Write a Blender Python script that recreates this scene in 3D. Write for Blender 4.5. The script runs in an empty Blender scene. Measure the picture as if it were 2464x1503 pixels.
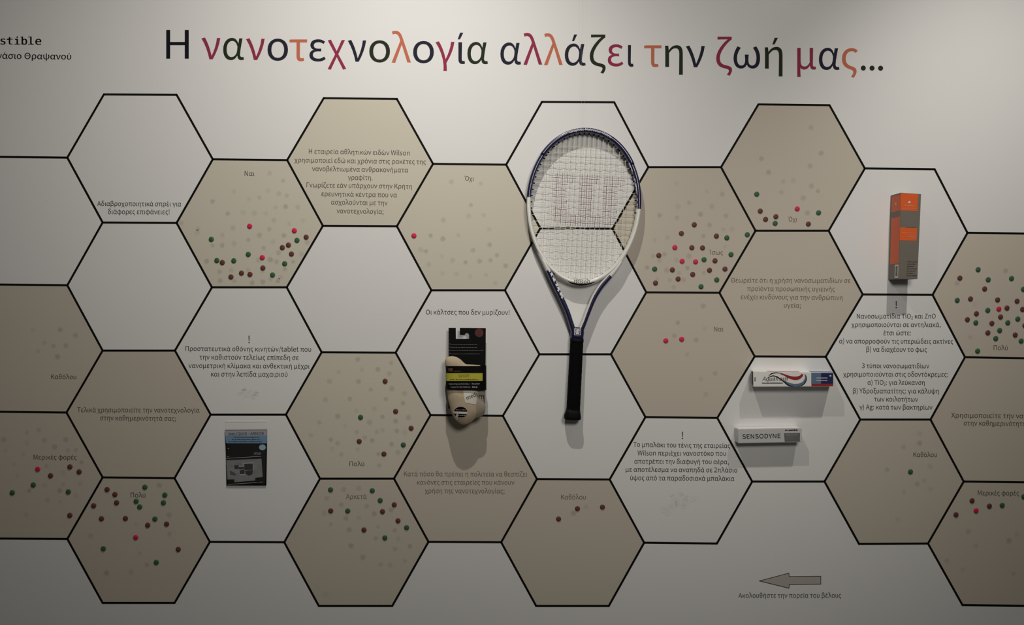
import bpy, bmesh, math, random
from mathutils import Vector, Matrix

# ------------------------------------------------------------------ camera, world, lamps, exposure
S = bpy.context.scene
COL = S.collection
W0, H0, FPX = 2464.0, 1503.0, 1780.0          # frame and focal length in photo pixels
X0, Z0 = 0.8805, 1.833                        # shift of the wall co-ordinates: picture centre at x = 0
# camera axes (image right / image down / view direction) in wall co-ordinates (right, down, into the wall)
AX = (Vector((0.99978873, -0.01033465, -0.01776757)),
      Vector((0.01013601, 0.99988553, -0.01123367)),
      Vector((0.01788163, 0.01105121, 0.99977903)))
CP = Vector((0.84896253, 0.33305794, -1.76425136))


def to_world(v):
    return Vector((v.x - X0, v.z, Z0 - v.y))


def dir_world(v):
    return Vector((v.x, v.z, -v.y))


def at(px, py, h=0.0):
    """the point at distance h in front of the wall that the photo shows at pixel (px, py)"""
    d0 = Vector(((px - W0 / 2) / FPX, (py - H0 / 2) / FPX, 1.0))
    d = Vector((AX[0].x * d0.x + AX[1].x * d0.y + AX[2].x * d0.z,
                AX[0].y * d0.x + AX[1].y * d0.y + AX[2].y * d0.z,
                AX[0].z * d0.x + AX[1].z * d0.y + AX[2].z * d0.z))
    return to_world(CP + d * ((-h - CP.z) / d.z))


cam_data = bpy.data.cameras.new('camera')
cam_data.sensor_width = 36.0
cam_data.lens = 36.0 * FPX / W0
cam_data.clip_start = 0.05
cam = bpy.data.objects.new('camera', cam_data)
COL.objects.link(cam)
cx, cy, cz = dir_world(AX[0]), -dir_world(AX[1]), -dir_world(AX[2])
cl = to_world(CP)
cam.matrix_world = Matrix(((cx.x, cy.x, cz.x, cl.x), (cx.y, cy.y, cz.y, cl.y), (cx.z, cy.z, cz.z, cl.z), (0, 0, 0, 1)))
S.camera = cam

wd = bpy.data.worlds.new('room_light')
S.world = wd
wd.use_nodes = True
wd.node_tree.nodes['Background'].inputs['Color'].default_value = (1.04, 1.0, 0.92, 1)
wd.node_tree.nodes['Background'].inputs['Strength'].default_value = 0.030


def lamp(name, pos, aim, half, watts, blend=1.0, size=0.012):
    l = bpy.data.lights.new(name, 'SPOT')
    l.energy = watts
    l.color = (1.0, 0.95, 0.865)
    l.spot_size = 2 * half
    l.spot_blend = blend
    l.shadow_soft_size = size
    o = bpy.data.objects.new(name, l)
    COL.objects.link(o)
    o.location = pos
    o.rotation_euler = (Vector(aim) - Vector(pos)).to_track_quat('-Z', 'Y').to_euler()
    return o


# two picture spots hung above the frame about 0.7 m off the wall, and an added soft fill further out for the diffuse room light
YC = 1.4805
lamp('picture_spot', (-0.121, -0.742, YC + 1.336), (-1.082, 0, YC - 2.463), 1.109, 48.6)
lamp('picture_spot', (0.948, -0.720, YC + 1.372), (1.689, 0, YC - 1.014), 0.78, 43.2)
lamp('ambient_fill', (0.480, -1.986, YC + 0.745), (0.079, 0, YC + 0.596), 0.84, 53.3, size=0.25)

S.view_settings.view_transform = 'Standard'
S.view_settings.look = 'None'
S.view_settings.gamma = 1.0
S.view_settings.use_curve_mapping = False
S.view_settings.exposure = 0.0

# ------------------------------------------------------------------ helpers
random.seed(7)


def lin(*c):
    return tuple((x / 255 / 12.92 if x <= 10 else ((x / 255 + 0.055) / 1.055) ** 2.4) for x in c)


def mat(name, col, rough=0.6, spec=0.25, metal=0.0, bump=0.0, bscale=400.0, coat=0.0, vary=0.0, vscale=30.0):
    m = bpy.data.materials.new(name)
    m.use_nodes = True
    nt = m.node_tree
    b = nt.nodes['Principled BSDF']
    b.inputs['Base Color'].default_value = (*col, 1)
    b.inputs['Roughness'].default_value = rough
    b.inputs['Specular IOR Level'].default_value = spec
    b.inputs['Metallic'].default_value = metal
    b.inputs['Coat Weight'].default_value = coat
    b.inputs['Coat Roughness'].default_value = 0.15
    if bump or vary:
        g = nt.nodes.new('ShaderNodeNewGeometry')
        n = nt.nodes.new('ShaderNodeTexNoise')
        nt.links.new(g.outputs['Position'], n.inputs['Vector'])
        n.inputs['Detail'].default_value = 3
        if bump:
            n.inputs['Scale'].default_value = bscale
            bp = nt.nodes.new('ShaderNodeBump')
            bp.inputs['Strength'].default_value = bump
            bp.inputs['Distance'].default_value = 0.002
            nt.links.new(n.outputs['Fac'], bp.inputs['Height'])
            nt.links.new(bp.outputs['Normal'], b.inputs['Normal'])
        if vary:
            n2 = nt.nodes.new('ShaderNodeTexNoise')
            nt.links.new(g.outputs['Position'], n2.inputs['Vector'])
            n2.inputs['Scale'].default_value = vscale
            mx = nt.nodes.new('ShaderNodeMix')
            mx.data_type = 'RGBA'
            mx.inputs['A'].default_value = (*[c * (1 - vary) for c in col], 1)
            mx.inputs['B'].default_value = (*[min(1, c * (1 + vary)) for c in col], 1)
            nt.links.new(n2.outputs['Fac'], mx.inputs['Factor'])
            nt.links.new(mx.outputs['Result'], b.inputs['Base Color'])
    return m


def mark_mat(name, base, mark):
    """printed colour with soft-edged residue: the colour attribute 'mark' says how much residue sits at a vertex"""
    m = mat(name, base, 0.6, 0.2)
    nt = m.node_tree
    a = nt.nodes.new('ShaderNodeAttribute')
    a.attribute_name = 'mark'
    mx = nt.nodes.new('ShaderNodeMix')
    mx.data_type = 'RGBA'
    mx.inputs['A'].default_value = (*base, 1)
    mx.inputs['B'].default_value = (*mark, 1)
    nt.links.new(a.outputs['Fac'], mx.inputs['Factor'])
    nt.links.new(mx.outputs['Result'], nt.nodes['Principled BSDF'].inputs['Base Color'])
    return m


def clear_mat(name, col, alpha, rough=0.2):
    m = bpy.data.materials.new(name)
    m.use_nodes = True
    nt = m.node_tree
    out = nt.nodes['Material Output']
    b = nt.nodes['Principled BSDF']
    b.inputs['Base Color'].default_value = (*col, 1)
    b.inputs['Roughness'].default_value = rough
    t = nt.nodes.new('ShaderNodeBsdfTransparent')
    x = nt.nodes.new('ShaderNodeMixShader')
    x.inputs[0].default_value = alpha
    nt.links.new(t.outputs[0], x.inputs[1])
    nt.links.new(b.outputs[0], x.inputs[2])
    nt.links.new(x.outputs[0], out.inputs['Surface'])
    return m


class MB:
    """collects world-space geometry for ONE mesh object"""
    def __init__(self):
        self.v, self.f, self.mi, self.attr, self.smooth = [], [], [], [], []

    def add(self, verts, faces, mi=0, smooth=False, attr=None):
        k = len(self.v)
        self.v += [Vector(v) for v in verts]
        self.attr += attr if attr else [0.0] * len(verts)
        for f in faces:
            self.f.append([k + i for i in f])
            self.mi.append(mi if isinstance(mi, int) else mi(f))
            self.smooth.append(smooth)
        return self

    def build(self, name, mats, parent=None, origin=None, label=None, use_attr=False):
        mats = mats if isinstance(mats, (list, tuple)) else [mats]
        o0 = Vector(parent['_o']) if parent is not None else (Vector(origin) if origin is not None else Vector((0, 0, 0)))
        me = bpy.data.meshes.new(name)
        me.from_pydata([v - o0 for v in self.v], [], self.f)
        for m in mats:
            me.materials.append(m)
        for p, mi, sm in zip(me.polygons, self.mi, self.smooth):
            p.material_index = mi
            p.use_smooth = sm
        if use_attr:
            ca = me.color_attributes.new('mark', 'FLOAT_COLOR', 'POINT')
            for i, a in enumerate(self.attr):
                ca.data[i].color = (a, a, a, 1)
        me.update()
        o = bpy.data.objects.new(name, me)
        COL.objects.link(o)
        o['_o'] = tuple(o0)
        if parent is not None:
            o.parent = parent
        elif origin is not None:
            o.location = o0
        if label:
            o['label'] = label
        return o


def tag(o, label, cat, group=None):
    o['label'] = label
    o['category'] = cat
    if group:
        o['group'] = group
    return o


def thing(name, loc, label, cat, group=None):
    o = bpy.data.objects.new(name, None)
    COL.objects.link(o)
    o.location = loc
    o.empty_display_size = 0.05
    o['_o'] = tuple(loc)
    return tag(o, label, cat, group)


# ------------------------------------------------------------------ lettering (outlines of a humanist sans, cap height 700 units)
SPACE = 214
GLYPHS = {
'!':'308|124 211 184 211 196 616 198 715 110 715 112 616|154 -12 179 -8 199 6 212 27 217 53 212 81 199 102 179 116 154 120 129 116 109 102 96 81 91 53 96 27 109 6 129 -8',
"'":'265|105 461 159 461 176 639 178 736 86 736 88 639',
'(':'323|228 -187 282 -163 228 -57 190 57 168 176 160 297 168 418 190 536 228 650 282 756 228 781 169 671 125 556 97 431 88 297 97 162 125 38 169 -78',
')':'323|95 -187 154 -78 198 38 225 162 235 297 225 431 198 556 154 671 95 781 40 756 94 650 133 536 156 418 163 297 156 176 133 57 94 -57 40 -163',
',':'265|72 -181 130 -148 174 -102 201 -47 211 18 206 61 191 93 168 113 138 120 112 116 91 104 77 85 72 59 77 34 91 14 111 2 136 -2 146 -1 139 -42 120 -77 90 -107 51 -130',
'-':'331|44 234 288 234 288 301 44 301',
'.':'265|133 -12 157 -8 177 6 191 27 196 53 191 81 177 102 157 116 133 120 108 116 88 102 75 81 70 53 75 27 88 6 108 -8',
'/':'374|11 -171 74 -171 360 758 297 758',
'2':'530|42 0 482 0 482 75 288 75 251 74 212 72 174 69 251 146 318 220 373 294 414 366 440 437 449 507 442 565 424 616 394 656 353 687 303 706 244 712 183 705 129 685 82 652 38 610 89 561 120 593 155 619 193 636 234 642 274 637 306 624 331 603 349 575 359 541 363 503 354 441 329 375 285 304 223 227 142 143 42 52',
'3':'530|251 -12 311 -6 365 12 411 40 446 80 469 129 477 187 471 232 456 272 433 305 403 331 368 351 329 365 329 370 379 395 419 431 444 479 453 538 446 589 426 632 395 667 354 692 305 707 248 712 191 706 141 689 95 662 53 629 100 574 143 609 192 633 245 642 295 634 332 611 356 576 364 531 360 495 346 463 321 436 285 415 235 402 170 397 170 330 242 326 299 313 340 292 367 264 383 230 388 190 377 136 348 95 303 69 245 60 191 67 145 85 106 110 73 140 28 84 67 48 116 17 177 -4',
':':'265|133 372 157 377 177 391 191 412 196 439 191 466 177 487 157 501 133 506 108 501 88 487 75 466 70 439 75 412 88 391 108 377|133 -12 157 -8 177 6 191 27 196 53 191 81 177 102 157 116 133 120 108 116 88 102 75 81 70 53 75 27 88 6 108 -8',
';':'265|133 372 157 377 177 391 191 412 196 439 191 466 177 487 157 501 133 506 108 501 88 487 75 466 70 439 75 412 88 391 108 377|72 -181 130 -148 174 -102 201 -47 211 18 206 61 191 93 168 113 138 120 112 116 91 104 77 85 72 59 77 34 91 14 111 2 136 -2 146 -1 139 -42 120 -77 90 -107 51 -130',
'A':'581|4 0 93 0 160 214 416 214 483 0 577 0 339 700 241 700|182 284 217 392 241 470 264 548 286 628 290 628 313 549 336 470 361 392 394 284',
'C':'609|360 -12 424 -6 481 14 531 45 575 88 526 144 491 111 453 86 411 70 364 65 301 74 248 100 205 142 173 199 153 270 146 352 153 434 174 503 207 559 251 601 305 626 367 635 409 630 447 617 480 596 510 569 558 626 523 659 479 686 426 705 366 712 281 701 206 669 144 616 96 544 66 455 55 350 66 244 96 155 142 83 203 31 277 -1',
'D':'657|96 0 275 0 372 11 453 42 517 93 563 163 591 249 601 352 591 456 563 542 517 610 452 660 370 690 271 700 96 700|184 73 184 628 264 628 339 620 401 596 449 557 483 503 503 435 510 352 503 270 483 201 449 146 401 106 339 81 264 73',
'E':'562|96 0 510 0 510 75 184 75 184 330 450 330 450 406 184 406 184 626 499 626 499 700 96 700',
'G':'658|371 -12 438 -6 498 11 548 36 587 69 587 363 357 363 357 289 506 289 506 106 472 84 429 70 380 65 311 74 253 100 207 142 173 199 153 270 146 352 154 434 175 503 210 559 256 601 313 626 379 635 427 630 467 616 501 595 530 569 578 626 543 658 498 685 443 705 376 712 288 701 211 669 146 616 97 544 66 455 55 350 66 244 96 155 144 83 208 31 284 -1',
'H':'695|96 0 184 0 184 330 511 330 511 0 600 0 600 700 511 700 511 407 184 407 184 700 96 700',
'I':'280|96 0 184 0 184 700 96 700',
'L':'519|96 0 491 0 491 75 184 75 184 700 96 700',
'M':'775|96 0 176 0 176 388 174 454 170 527 164 594 168 594 224 435 357 71 416 71 548 435 605 594 608 594 603 527 599 454 597 388 597 0 679 0 679 700 573 700 439 326 391 180 387 180 336 326 202 700 96 700',
'N':'690|96 0 180 0 180 368 178 441 173 515 169 586 173 586 248 442 503 0 594 0 594 700 510 700 510 336 512 262 517 187 522 115 518 115 442 259 186 700 96 700',
'O':'709|354 -12 437 -1 510 32 570 86 615 158 643 247 653 352 643 457 615 545 570 617 510 669 437 701 354 712 271 701 199 669 139 617 94 545 65 457 55 352 65 247 94 158 139 86 199 32 271 -1|354 65 295 74 244 101 203 143 172 200 153 270 146 352 153 434 172 503 203 559 244 601 295 626 354 635 413 626 464 601 506 559 537 503 556 434 562 352 556 270 537 200 506 143 464 101 413 74',
'P':'605|96 0 184 0 184 279 300 279 372 285 435 302 486 331 525 373 549 427 558 495 549 563 525 616 486 655 433 681 370 695 296 700 96 700|184 350 184 628 285 628 341 626 387 616 423 600 449 575 465 540 470 495 465 449 450 413 425 385 390 366 345 354 288 350',
'Q':'709|354 61 295 70 244 97 203 140 172 198 153 269 146 352 153 434 172 503 203 559 244 601 295 626 354 635 413 626 464 601 506 559 537 503 556 434 562 352 556 269 537 198 506 140 464 97 413 70|568 -176 608 -174 642 -168 668 -159 651 -92 631 -97 607 -101 578 -102 524 -96 475 -79 435 -49 406 -9 476 13 536 52 585 106 622 175 645 257 653 352 643 457 615 545 570 617 510 669 437 701 354 712 271 701 199 669 139 617 94 545 65 457 55 352 64 256 88 172 126 102 177 48 239 10 311 -10 335 -55 367 -95 406 -128 453 -154 507 -170',
'R':'606|184 368 184 628 302 628 352 626 395 617 428 601 452 577 467 545 472 504 467 462 452 428 428 402 395 383 352 371 302 368|480 0 580 0 402 307 447 322 485 344 516 373 540 409 555 453 560 504 551 569 528 619 491 657 442 682 383 696 315 700 96 700 96 0 184 0 184 297 310 297',
'S':'569|290 -12 359 -5 417 14 464 45 499 85 521 133 528 186 523 234 509 273 486 306 457 332 423 354 384 373 285 416 243 435 206 458 179 490 168 534 177 576 204 608 245 628 299 635 360 627 412 605 458 570 504 626 463 661 414 688 359 706 299 712 238 706 185 688 141 660 107 623 86 578 78 527 84 480 101 441 125 409 155 384 188 363 221 348 321 304 367 282 405 257 429 225 438 179 428 132 400 96 353 73 291 65 237 71 186 89 139 116 98 152 46 91 95 48 153 16 219 -5',
'T':'572|242 0 330 0 330 626 542 626 542 700 30 700 30 626 242 626',
'U':'689|345 -12 413 -6 473 16 524 54 562 111 587 188 596 288 596 700 511 700 511 286 505 212 488 154 463 113 429 85 389 70 345 65 301 70 262 85 229 113 203 154 187 212 181 286 181 700 94 700 94 288 102 188 127 111 165 54 216 16 276 -6',
'V':'549|224 0 327 0 549 700 459 700 347 321 324 243 303 168 279 90 275 90 207 321 94 700 1 700',
'W':'838|173 0 278 0 382 422 417 582 421 582 456 422 562 0 668 0 813 700 729 700 653 319 615 92 609 92 560 319 462 700 381 700 285 319 235 92 231 92 189 319 116 700 25 700',
'Y':'507|209 0 297 0 297 271 508 700 416 700 327 502 256 349 252 349 183 502 93 700 -1 700 209 271',
'Z':'576|48 0 531 0 531 75 157 75 526 647 526 700 81 700 81 626 417 626 48 53',
'a':'538|207 -12 254 -7 299 9 340 33 379 62 382 62 390 0 461 0 461 319 457 380 443 431 419 474 385 505 339 525 282 532 221 526 166 509 118 488 78 464 112 404 157 431 209 451 267 459 305 454 333 440 353 419 366 392 372 361 374 329 274 313 194 292 133 265 90 229 65 186 56 135 61 91 76 55 99 26 129 5 166 -8|232 58 196 63 167 77 147 103 140 140 146 172 162 199 192 223 236 243 296 258 374 270 374 126 326 89 280 66',
'b':'590|316 -12 374 -4 427 21 473 61 509 116 533 185 541 267 535 343 518 407 488 460 448 499 397 523 335 532 278 522 223 496 172 459 176 552 176 760 88 760 88 0 158 0 165 53 169 53 216 18 267 -4|302 61 264 66 221 83 176 115 176 388 223 426 269 450 313 458 358 452 393 434 419 406 437 368 447 321 451 266 446 207 431 156 408 116 379 86 343 67',
'c':'487|292 -12 353 -4 410 18 460 53 422 112 387 86 346 67 300 60 255 67 216 85 184 115 160 154 145 203 139 259 145 315 161 364 186 403 218 433 258 452 303 458 341 453 375 437 406 414 450 471 420 494 386 514 346 527 299 532 234 524 175 500 124 460 85 406 59 339 50 259 58 179 82 112 119 59 168 20 227 -4',
'd':'592|265 -12 310 -7 352 9 389 33 422 61 425 61 433 0 504 0 504 760 416 760 416 561 421 472 376 504 330 525 275 532 217 523 164 498 118 458 82 404 59 337 51 259 57 179 77 112 109 58 151 19 204 -4|284 61 242 67 206 85 178 114 157 153 145 202 140 260 146 316 161 364 184 403 215 433 250 452 290 458 333 453 374 435 416 404 416 132 373 92 330 69',
'e':'529|298 -12 363 -5 419 13 468 40 437 98 398 76 355 62 308 57 261 63 220 80 187 106 161 142 143 187 136 239 485 239 489 288 483 358 465 417 435 466 394 502 343 524 282 532 223 523 169 499 121 459 84 405 59 338 50 259 58 179 83 113 122 59 172 20 231 -4|135 301 144 349 162 388 186 420 215 443 248 457 284 462 321 458 353 444 379 421 397 389 409 349 413 301',
'f':'310|32 448 102 448 102 0 189 0 189 448 299 448 299 519 189 519 189 601 194 645 207 677 230 696 263 703 282 701 301 696 321 689 340 756 314 765 285 770 253 773 206 767 168 752 139 727 118 693 106 651 102 602 102 519 32 514',
'g':'539|263 -239 338 -232 402 -214 454 -185 493 -149 517 -106 525 -59 520 -20 505 11 480 35 445 51 400 61 345 64 243 64 199 68 171 80 156 98 152 120 156 146 168 165 185 182 210 173 236 166 262 164 313 170 358 186 397 213 426 249 445 293 452 345 446 387 432 423 410 452 516 452 516 519 335 519 315 525 290 530 262 532 211 526 165 509 126 482 95 445 75 400 68 347 74 302 89 264 111 232 136 207 136 203 108 179 87 147 78 107 84 70 101 42 125 22 125 17 84 -16 58 -56 49 -100 56 -141 76 -176 108 -203 151 -223 203 -235|262 223 220 232 185 257 161 296 152 347 161 398 184 436 219 460 262 468 305 460 340 436 364 398 372 347 364 296 340 257 304 232|275 -179 212 -172 165 -154 135 -125 125 -88 130 -58 147 -28 178 0 201 -5 224 -7 244 -8 334 -8 380 -11 413 -22 433 -43 439 -74 428 -113 395 -146 343 -170',
'h':'580|88 0 176 0 176 376 212 411 246 436 280 451 317 456 361 448 392 423 410 380 415 317 415 0 502 0 502 329 498 389 485 440 464 480 433 508 393 526 344 532 294 525 249 506 209 479 172 445 176 552 176 760 88 760',
'i':'263|88 0 176 0 176 519 88 519|132 626 162 633 183 653 190 684 183 713 162 733 132 740 102 733 82 713 74 684 82 653 102 633',
'k':'527|88 0 174 0 174 137 271 250 423 0 518 0 322 309 495 519 397 519 178 245 174 245 174 760 88 760',
'l':'271|180 -12 201 -11 217 -8 230 -5 218 62 200 60 187 64 179 76 176 97 176 760 88 760 88 103 93 54 109 18 138 -5',
'm':'884|88 0 176 0 176 376 221 421 265 447 306 456 348 448 379 423 396 380 402 317 402 0 489 0 489 376 536 421 579 447 620 456 663 448 693 423 710 380 716 317 716 0 803 0 803 329 799 389 786 440 765 480 734 508 695 526 647 532 600 525 557 504 515 473 475 433 455 474 425 505 385 525 331 532 286 525 245 506 206 478 170 443 168 443 159 519 88 519',
'n':'583|88 0 176 0 176 376 212 411 246 436 280 451 317 456 361 448 392 423 410 380 415 317 415 0 502 0 502 329 498 389 485 440 464 480 433 508 393 526 344 532 294 525 249 506 208 478 170 443 168 443 159 519 88 519',
'o':'579|289 -12 351 -4 408 20 457 59 495 112 520 179 529 259 520 339 495 406 457 460 408 500 351 524 289 532 228 524 171 500 122 460 84 406 59 339 50 259 59 179 84 112 122 59 171 20 228 -4|289 60 247 67 211 85 181 115 158 154 144 203 139 259 144 315 158 364 181 403 211 433 247 452 289 458 332 452 368 433 398 403 421 364 435 315 440 259 435 203 421 154 398 115 368 85 332 67',
'p':'592|88 -219 176 -219 176 -43 173 48 220 15 269 -6 316 -12 374 -4 427 21 473 61 509 116 533 185 541 267 535 343 518 407 488 460 448 499 397 523 335 532 276 522 220 495 170 458 168 458 159 519 88 519|302 61 264 66 221 83 176 115 176 388 224 426 270 450 313 458 358 452 393 434 419 406 437 368 447 321 451 266 446 207 431 156 408 116 379 86 343 67',
'q':'592|416 -219 504 -219 504 519 435 519 426 470 424 470 379 504 331 525 275 532 217 523 164 498 118 458 82 404 59 337 51 259 57 179 77 112 109 58 151 19 204 -4 265 -12 308 -7 350 8 387 31 421 60 416 -34|284 61 242 67 206 85 178 114 157 153 145 202 140 260 146 316 161 364 184 403 215 433 250 452 290 458 333 453 374 435 416 404 416 132 373 92 330 69',
'r':'371|88 0 176 0 176 333 204 389 237 426 272 447 306 454 325 453 340 450 356 445 372 520 356 527 338 531 317 532 275 524 236 503 200 469 170 424 168 424 159 519 88 519',
's':'447|223 -12 280 -7 327 9 363 33 390 64 406 101 412 141 405 185 388 220 361 246 328 267 292 284 254 299 212 315 176 334 152 357 142 389 148 418 166 442 196 458 239 464 282 458 320 442 356 418 398 473 353 502 299 524 238 532 185 527 141 512 106 489 80 459 65 424 59 385 65 345 82 312 107 287 139 266 174 249 210 235 253 218 291 198 318 171 329 137 322 105 303 79 271 62 226 55 169 63 119 85 73 117 31 59 71 31 118 8 169 -7',
't':'360|250 -12 283 -10 316 -3 347 7 329 73 311 65 290 60 270 58 232 65 208 84 194 115 190 158 190 448 331 448 331 519 190 519 190 665 117 665 108 519 26 514 26 448 103 448 103 160 106 111 117 69 135 35 163 9 201 -7',
'u':'580|240 -12 289 -6 333 13 373 43 411 81 414 81 420 0 493 0 493 519 406 519 406 151 371 111 337 84 303 68 265 63 221 71 191 96 174 138 168 201 168 519 80 519 80 190 84 129 97 79 119 39 150 11 190 -7',
'v':'498|200 0 302 0 485 519 399 519 301 223 253 71 248 71 201 223 103 519 12 519',
'w':'766|170 0 271 0 345 278 380 429 385 429 420 280 495 0 601 0 741 519 657 519 582 219 550 74 545 74 509 219 428 519 343 519 262 219 227 74 223 74 192 219 115 519 26 519',
'x':'476|14 0 106 0 176 121 228 214 233 214 289 121 366 0 461 0 290 262 448 519 357 519 293 405 247 318 243 318 192 405 122 519 28 519 185 270',
'y':'498|96 -223 144 -217 184 -199 218 -172 247 -135 271 -92 290 -44 485 519 400 519 307 231 265 84 260 84 208 231 103 519 12 519 221 -1 209 -40 190 -85 164 -120 132 -143 93 -152 78 -150 64 -147 53 -143 35 -213 53 -219 74 -222',
'Α':'581|4 0 93 0 160 214 416 214 483 0 577 0 339 700 241 700|182 284 217 392 241 470 264 548 286 628 290 628 313 549 336 470 361 392 394 284',
'Γ':'532|96 0 184 0 184 626 499 626 499 700 96 700',
'Η':'695|96 0 184 0 184 330 511 330 511 0 600 0 600 700 511 700 511 407 184 407 184 700 96 700',
'Θ':'709|234 330 475 330 475 407 234 407|354 -12 437 -1 510 32 570 86 615 158 643 247 653 352 643 457 615 545 570 617 510 669 437 701 354 712 271 701 199 669 139 617 94 545 65 457 55 352 65 247 94 158 139 86 199 32 271 -1|354 65 295 74 244 101 203 143 172 200 153 270 146 352 153 434 172 503 203 559 244 601 295 626 354 635 413 626 464 601 506 559 537 503 556 434 562 352 556 270 537 200 506 143 464 101 413 74',
'Ι':'280|96 0 184 0 184 700 96 700',
'Κ':'617|96 0 184 0 184 222 305 365 515 0 613 0 360 435 580 700 479 700 186 349 184 349 184 700 96 700',
'Μ':'775|96 0 176 0 176 388 174 454 170 527 164 594 168 594 224 435 357 71 416 71 548 435 605 594 608 594 603 527 599 454 597 388 597 0 679 0 679 700 573 700 439 326 391 180 387 180 336 326 202 700 96 700',
'Ν':'690|96 0 180 0 180 368 178 441 173 515 169 586 173 586 248 442 503 0 594 0 594 700 510 700 510 336 512 262 517 187 522 115 518 115 442 259 186 700 96 700',
'Ο':'709|354 -12 437 -1 510 32 570 86 615 158 643 247 653 352 643 457 615 545 570 617 510 669 437 701 354 712 271 701 199 669 139 617 94 545 65 457 55 352 65 247 94 158 139 86 199 32 271 -1|354 65 295 74 244 101 203 143 172 200 153 270 146 352 153 434 172 503 203 559 244 601 295 626 354 635 413 626 464 601 506 559 537 503 556 434 562 352 556 270 537 200 506 143 464 101 413 74',
'Π':'689|96 0 184 0 184 626 504 626 504 0 592 0 592 700 96 700',
'Τ':'572|242 0 330 0 330 626 542 626 542 700 30 700 30 626 242 626',
'Υ':'507|209 0 297 0 297 271 508 700 416 700 327 502 256 349 252 349 183 502 93 700 -1 700 209 271',
'Χ':'547|16 0 110 0 210 189 266 303 270 303 330 189 435 0 532 0 327 357 518 700 425 700 331 521 282 418 278 418 223 521 127 700 30 700 221 362',
'α':'597|248 -12 297 -6 340 14 377 47 410 93 414 93 421 46 442 13 474 -6 516 -12 543 -10 565 -5 582 1 569 68 558 64 546 61 534 60 508 66 489 84 482 114 493 230 518 374 547 519 461 519 439 395 436 395 408 458 370 501 325 524 277 532 218 523 165 498 118 458 82 402 58 333 50 250 56 171 75 106 105 55 145 18 193 -5|266 61 229 67 198 83 173 111 155 148 143 195 139 251 145 314 161 366 184 406 214 435 249 453 286 458 322 453 358 431 391 389 416 320 408 222 393 159 360 108 316 74',
'β':'603|85 -191 173 -191 167 67 209 29 255 5 304 -8 352 -12 404 -6 452 13 493 45 526 88 548 142 556 206 551 258 535 303 511 342 478 373 437 395 390 407 390 412 433 445 466 486 486 534 493 589 485 646 465 692 433 727 393 753 347 768 298 773 232 764 178 740 137 702 108 652 91 592 85 524|332 61 291 65 248 77 207 101 167 140 170 513 174 570 186 617 205 654 230 681 262 697 300 703 341 695 375 673 399 635 408 583 404 548 393 514 373 482 344 455 305 432 256 417 269 350 287 354 305 356 323 357 368 352 404 338 433 315 453 286 465 251 469 211 464 167 450 130 429 100 401 79 369 66',
'γ':'516|210 -191 299 -191 298 -127 295 -60 288 5 371 148 429 274 468 394 494 519 407 519 390 411 359 305 318 202 270 103 265 103 235 225 192 344 144 449 94 532 7 509 83 386 150 237 197 81 215 -62 214 -110 213 -149',
'δ':'567|286 -12 354 -4 410 19 456 56 489 105 509 165 516 234 510 292 493 342 467 385 433 424 394 459 350 492 291 535 241 573 207 611 195 651 200 672 215 689 242 701 281 706 336 701 403 687 483 662 504 731 423 754 349 768 282 773 228 768 185 756 153 738 130 714 116 687 112 656 124 600 156 551 202 507 256 466 202 444 155 415 114 378 83 334 63 282 56 223 65 154 90 96 127 50 175 16 229 -5|317 422 361 384 397 342 421 292 430 233 426 184 414 142 395 108 367 82 332 66 288 60 251 65 216 80 185 104 162 137 146 178 140 225 146 273 162 315 187 352 222 382 266 406',
'ε':'478|268 -12 320 -9 366 2 412 21 457 52 419 110 372 79 326 62 277 57 218 64 174 82 146 112 137 151 144 189 168 216 208 233 265 239 346 236 346 304 280 301 226 307 189 323 168 349 161 381 170 416 194 442 230 457 275 462 321 457 364 441 405 416 440 476 389 505 333 525 272 532 221 528 174 517 134 497 102 470 82 435 74 392 80 356 95 323 121 296 157 276 157 271 115 256 81 229 58 192 50 143 57 98 78 60 111 29 154 7 207 -8',
'ζ':'452|383 -196 418 -140 438 -91 444 -53 435 -8 408 23 362 45 297 61 252 72 214 89 183 112 160 144 146 187 141 242 154 319 187 401 237 485 297 564 364 634 431 689 435 689 435 760 84 760 84 689 167 692 261 694 338 695 271 638 206 568 146 489 97 405 64 320 52 238 59 162 79 103 110 58 150 27 196 5 246 -9 307 -23 343 -37 361 -53 366 -74 361 -100 344 -129 313 -168',
'η':'577|409 -191 497 -191 497 329 493 389 482 440 464 480 436 508 401 526 355 532 301 524 254 502 210 463 170 410 168 410 159 519 80 519 85 467 87 420 88 376 88 0 176 0 176 339 216 394 253 430 289 450 329 456 369 448 395 423 410 380 414 317',
'θ':'557|279 -12 341 -2 394 29 436 83 468 159 487 259 494 383 487 500 468 597 436 673 394 728 341 761 279 773 217 761 164 728 121 673 90 597 71 500 64 383 71 259 90 159 121 83 164 29 217 -2|279 60 245 67 214 87 189 124 169 180 155 255 149 353 408 353 402 255 388 180 368 124 343 87 313 67|149 415 156 507 169 579 190 634 215 672 245 694 279 701 313 694 342 672 368 634 388 579 401 507 408 415',
'ι':'279|186 -12 212 -11 232 -6 248 0 237 66 205 60 186 64 174 77 169 101 170 234 173 376 176 519 88 519 88 107 93 56 111 19 141 -5',
'κ':'526|434 -9 530 0 450 97 375 208 314 317 377 378 437 422 495 449 487 532 403 494 321 426 245 337 178 235 174 235 174 397 173 443 170 485 164 519 77 519 84 471 87 422 88 376 88 0 169 0 169 27 174 90 187 145 212 191 261 255 315 158 376 67',
'λ':'527|110 -9 279 431 284 431 427 0 520 0 323 548 299 617 273 673 244 716 210 748 170 766 122 773 82 770 50 764 24 754 47 681 66 690 87 696 113 699 153 689 186 661 213 615 236 552 243 530 17 0',
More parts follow.
